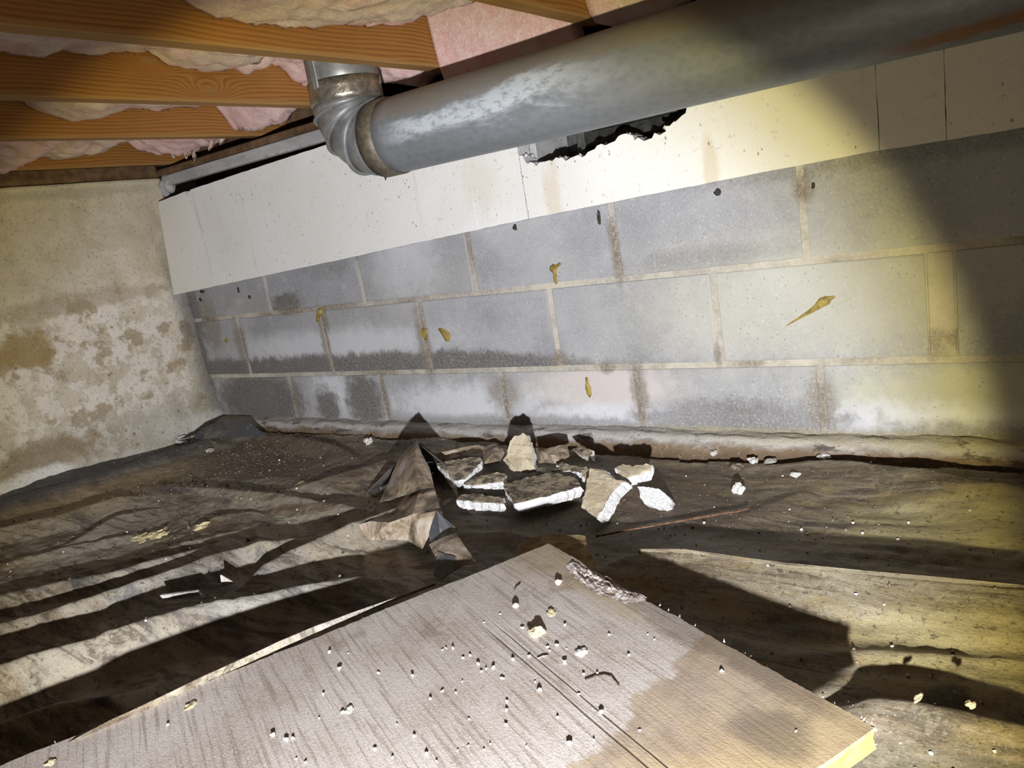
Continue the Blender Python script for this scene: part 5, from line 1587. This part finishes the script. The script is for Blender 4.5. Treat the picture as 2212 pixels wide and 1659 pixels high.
for k, p in enumerate(fl_pts):
    z = surf_z(p[0], p[1], RIGHT_RIDGES, 0.10, 601, -0.002)
    drop('crumb', CR[k % 4], p[0], p[1], z, random.uniform(0.0014, 0.0026), 'tiny pale crumb on the ochre-stained plastic sheet', 'crumb', 'crumbs on the ochre-stained sheet', (random.uniform(0.8, 1.3), random.uniform(0.8, 1.3), random.uniform(0.7, 1.4)))
ll_pts = [(-1.882, 1.163, 0.02), (-1.73, 1.197, 0.02), (-1.488, 1.091, 0.02), (-1.561, 1.01, 0.02), (-1.689, 1.014, 0.02), (-1.62, 1.012, 0.02), (-1.599, 1.011, 0.02), (-1.911, 1.086, 0.02), (-1.757, 0.802, 0.02), (-1.785, 0.672, 0.02), (-1.478, 0.787, 0.02), (-1.547, 0.678, 0.02), (-1.435, 0.713, 0.02), (-1.546, 0.77, 0.02), (-1.629, 0.953, 0.02), (-1.884, 0.959, 0.02), (-2.072, 0.922, 0.02), (-1.373, 0.995, 0.02), (-1.229, 0.988, 0.02), (-1.361, 0.959, 0.02), (-1.569, 0.477, 0.02), (-1.562, 0.505, 0.02), (-1.048, 0.913, 0.02), (-1.034, 0.927, 0.02), (-1.081, 0.88, 0.02), (-1.277, 1.166, 0.02), (-1.321, 1.032, 0.02), (-1.5, 1.292, 0.02), (-1.647, 1.308, 0.02), (-1.815, 0.574, 0.02), (-1.853, 0.585, 0.02), (-1.627, 0.926, 0.02), (-1.752, 1.183, 0.02), (-1.928, 1.251, 0.02), (-1.782, 1.271, 0.02), (-1.138, 0.509, 0.02)]
for k, p in enumerate(ll_pts):
    z = surf_z(p[0], p[1], LEFT_RIDGES, -0.62, 501, 0.004)
    drop('crumb', CR[k % 4], p[0], p[1], z, random.uniform(0.0016, 0.0032), 'tiny pale crumb on the dusty creased sheet', 'crumb', 'crumbs on the dusty creased sheet', (1, 1, random.uniform(0.8, 1.4)))


def rock(px, ridges, rot, seed, lift, s, mat, lab, name, flat=0.75, n=31, cat='lump', squash=(1, 1, 1)):
    z = surf_z(px[0], px[1], ridges, rot, seed, lift)
    return drop(name, lump_mesh(name, mat, n, flat, 3, 0.45), px[0], px[1], z - s * 0.1, s, lab, cat, None, squash)


RGT = (RIGHT_RIDGES, 0.10, 601, -0.002)
LFT = (LEFT_RIDGES, -0.62, 501, 0.004)
rock((-0.471, 1.307, 0), *RGT, 0.011, CRUMB, 'white lump standing alone right of the broken foam', 'white_lump', 0.9, 33)
rock((-0.504, 1.411, 0), *RGT, 0.012, GRIT, 'brown clod behind the lone white lump', 'clod', 0.6, 35)
rock((-0.482, 1.443, 0), *RGT, 0.010, CRUMB, 'white lump by the footing beside a brown clod', 'white_lump', 0.6, 36)
rock((-0.445, 1.444, 0), *RGT, 0.011, STONE, 'flat grey chip by the footing', 'chip', 0.3, 37)
rock((-0.572, 1.471, 0), *RGT, 0.008, STONE, 'small grey pebble between broken foam and footing', 'pebble', 0.7, 38)
rock((-0.288, 1.517, 0), *RGT, 0.014, CRUMB, 'white double lump at the foot of the footing', 'white_lump', 0.7, 39)
rock((-0.349, 1.469, 0), *RGT, 0.012, CRUMB, 'pale shell-shaped chip by the edge of the sheet', 'chip', 0.5, 40)
rock((-0.382, 1.377, 0), *RGT, 0.008, CRUMB, 'small whitish lump in the middle of the ochre sheet', 'lump', 0.6, 41)
rock((-0.059, 0.748, 0), *RGT, 0.004, CREAM, 'cream pebble on the dark sheet beside the plywood end', 'pebble', 0.8, 42)
rock((-0.105, 0.747, 0), *RGT, 0.0045, CREAM, 'elongated cream chip beside the plywood end', 'chip', 0.4, 44, 'chip', (2.0, 0.6, 1))
rock((-1.564, 1.42, 0), *LFT, 0.013, CRUMB, 'white lump left of the folded flap', 'white_lump', 0.8, 45)
rock((-1.526, 1.128, 0), *LFT, 0.010, CREAM, 'flat cream chip on the creased sheet', 'chip', 0.35, 46, 'chip', (1.5, 0.8, 1))
rock((-2.404, 1.36, 0.03), *LFT, 0.024, STONE, 'pale stone against the parged wall in the corner', 'stone', 0.6, 47)
rock((-2.169, 1.31, 0.03), *LFT, 0.012, STONE, 'small bluish grey lump near the corner', 'lump', 0.5, 48)
# flaky cream patch on the left sheet: a little stack of splinters
_p = (-1.661, 0.809, 0.015)
fl = empty('crumbled_plaster', (_p[0], _p[1], surf_z(_p[0], _p[1], *LFT)))
tag(fl, 'crumbled cream plaster flakes heaped on the creased sheet', 'plaster')
c0 = Vector(WLOC['crumbled_plaster'])
rf = random.Random(8)
for k in range(14):
    u, v = rf.gauss(0, 0.030), rf.gauss(0, 0.012)
    lm = lump_mesh('flake', CREAM, 60 + k, 0.35, 3, 0.9)
    fo = bpy.data.objects.new('flake', lm)
    COL.objects.link(fo)
    fo.parent = fl
    fo.location = (u * 0.73 - v * 0.68, u * 0.68 + v * 0.73, rf.uniform(-0.002, 0.006))
    fo.rotation_euler = (rf.uniform(-0.3, 0.3), rf.uniform(-0.3, 0.3), 0.75 + rf.gauss(0, 0.4))
    q_ = rf.uniform(0.006, 0.013)
    fo.scale = (q_ * 1.5, q_ * 0.8, q_)
# rusty rod
a, b = (-0.641, 1.051, 0.014), (-0.422, 1.217, 0.012)
path = []
for k in range(13):
    f = k / 12
    x_, y_ = a[0] + (b[0] - a[0]) * f, a[1] + (b[1] - a[1]) * f
    path.append((x_, y_, max(surf_z(x_, y_, *RGT), 0.004) + 0.004))
zs_ = np.convolve([q[2] for q in path], np.ones(5) / 5, 'same')
path = [(q[0], q[1], q[2] if k < 2 or k > 10 else zs_[k] + 0.001) for k, q in enumerate(path)]
o = tube('rusty_rod', path, [0.0019] * 13, RUST, seg=8)
tag(o, 'thin rusty rod lying on the sheet in front of the broken foam', 'rod')
# bright scrap strips under the folds on the left
for nm, q0, q1, lab in (('metal_strip', (-1.231, 0.584, 0.046), (-1.174, 0.618, 0.046), 'thin pale strip half buried between two creases'),):
    a, b = Vector(q0), Vector(q1)
    d = (b - a).normalized()
    nrm = Vector((-d.y, d.x, 0))
    o = prism(nm, [a, b, b + nrm * 0.005, a + nrm * 0.005], [p + Vector((0, 0.006, -0.012)) for p in (a, b, b + nrm * 0.005, a + nrm * 0.005)], STONE)
    tag(o, lab, 'strip')
a = Vector((-1.174, 0.663, 0.03))
o = prism('plastic_scrap', [a, a + Vector((0.018, 0.014, 0.002)), a + Vector((-0.002, 0.004, 0.020))], [a + Vector((0.0, 0.002, 0)), a + Vector((0.018, 0.016, 0.002)), a + Vector((-0.002, 0.006, 0.020))], STONE)
tag(o, 'small pale triangular scrap poking up between two creases', 'scrap')


# grit nobody could count
def scatter(name, n, fx, ridges, rot, seed, lift, smin, smax, mat, label):
    V, F = [], []
    xy = fx(n)
    X = xy[:, 0][:, None]
    Y = xy[:, 1][:, None]
    Z = relief(X, Y, ridges, lift, rot, seed)
    for i in range(n):
        s = RNG.uniform(smin, smax) * (1 if RNG.random() > 0.06 else 1.8)
        c = np.array([X[i, 0], Y[i, 0], Z[i, 0]])
        q = RNG.uniform(0.6, 1.3, (6, 1)) * np.array([(1, 0, .3), (-1, 0, .3), (0, 1, .3), (0, -1, .3), (0, 0, 1.2), (0, 0, -.3)]) * s
        an = RNG.uniform(0, 6.28)
        ca, sa = math.cos(an), math.sin(an)
        q = np.stack([q[:, 0] * ca - q[:, 1] * sa, q[:, 0] * sa + q[:, 1] * ca, q[:, 2]], -1) + c
        k = len(V)
        V += [tuple(p) for p in q]
        F += [(k, k + 2, k + 4), (k + 2, k + 1, k + 4), (k + 1, k + 3, k + 4), (k + 3, k, k + 4), (k + 2, k, k + 5), (k + 1, k + 2, k + 5), (k + 3, k + 1, k + 5), (k, k + 3, k + 5)]
    o = obj(name, V, F, mat)
    tag(o, label, 'grit', kind='stuff')
    return o


def pick_left(n):
    out = []
    while len(out) < n:
        c = RNG.random()
        if c < 0.45:
            p = np.array([-1.95, 1.33]) + RNG.normal(0, 1, 2) * (0.22, 0.07)
        elif c < 0.7:
            p = np.array([-1.85, 1.08]) + RNG.normal(0, 1, 2) * (0.20, 0.10)
        else:
            p = np.array([RNG.uniform(-2.35, -0.9), RNG.uniform(0.45, 1.44)])
        if p[0] < seam_x_at(p[1]) and p[0] > -2.40 and p[1] < 1.45:
            out.append(p)
    return np.array(out)


def pick_right(n):
    out = []
    while len(out) < n:
        p = np.array([RNG.uniform(-0.9, 0.5), RNG.uniform(0.35, 1.43)]) if RNG.random() < 0.7 else np.array([-0.75, 1.25]) + RNG.normal(0, 1, 2) * (0.25, 0.1)
        if p[0] > seam_x_at(p[1]) and p[1] < 1.43:
            out.append(p)
    return np.array(out)


scatter('dirt_grit', 1500, pick_left, *LFT, 0.0010, 0.0036, GRIT, 'brown grit and clods strewn over the creased sheet')
scatter('pale_grit', 150, pick_left, *LFT, 0.0008, 0.0019, SPRINKLE, 'pale grit sprinkled over the creased sheet')
scatter('dirt_grit', 800, pick_right, *RGT, 0.0008, 0.0026, GRIT, 'brown grit strewn over the ochre-stained sheet')
scatter('pale_grit', 200, pick_right, *RGT, 0.0008, 0.0016, SPRINKLE, 'pale grit sprinkled over the ochre-stained sheet')
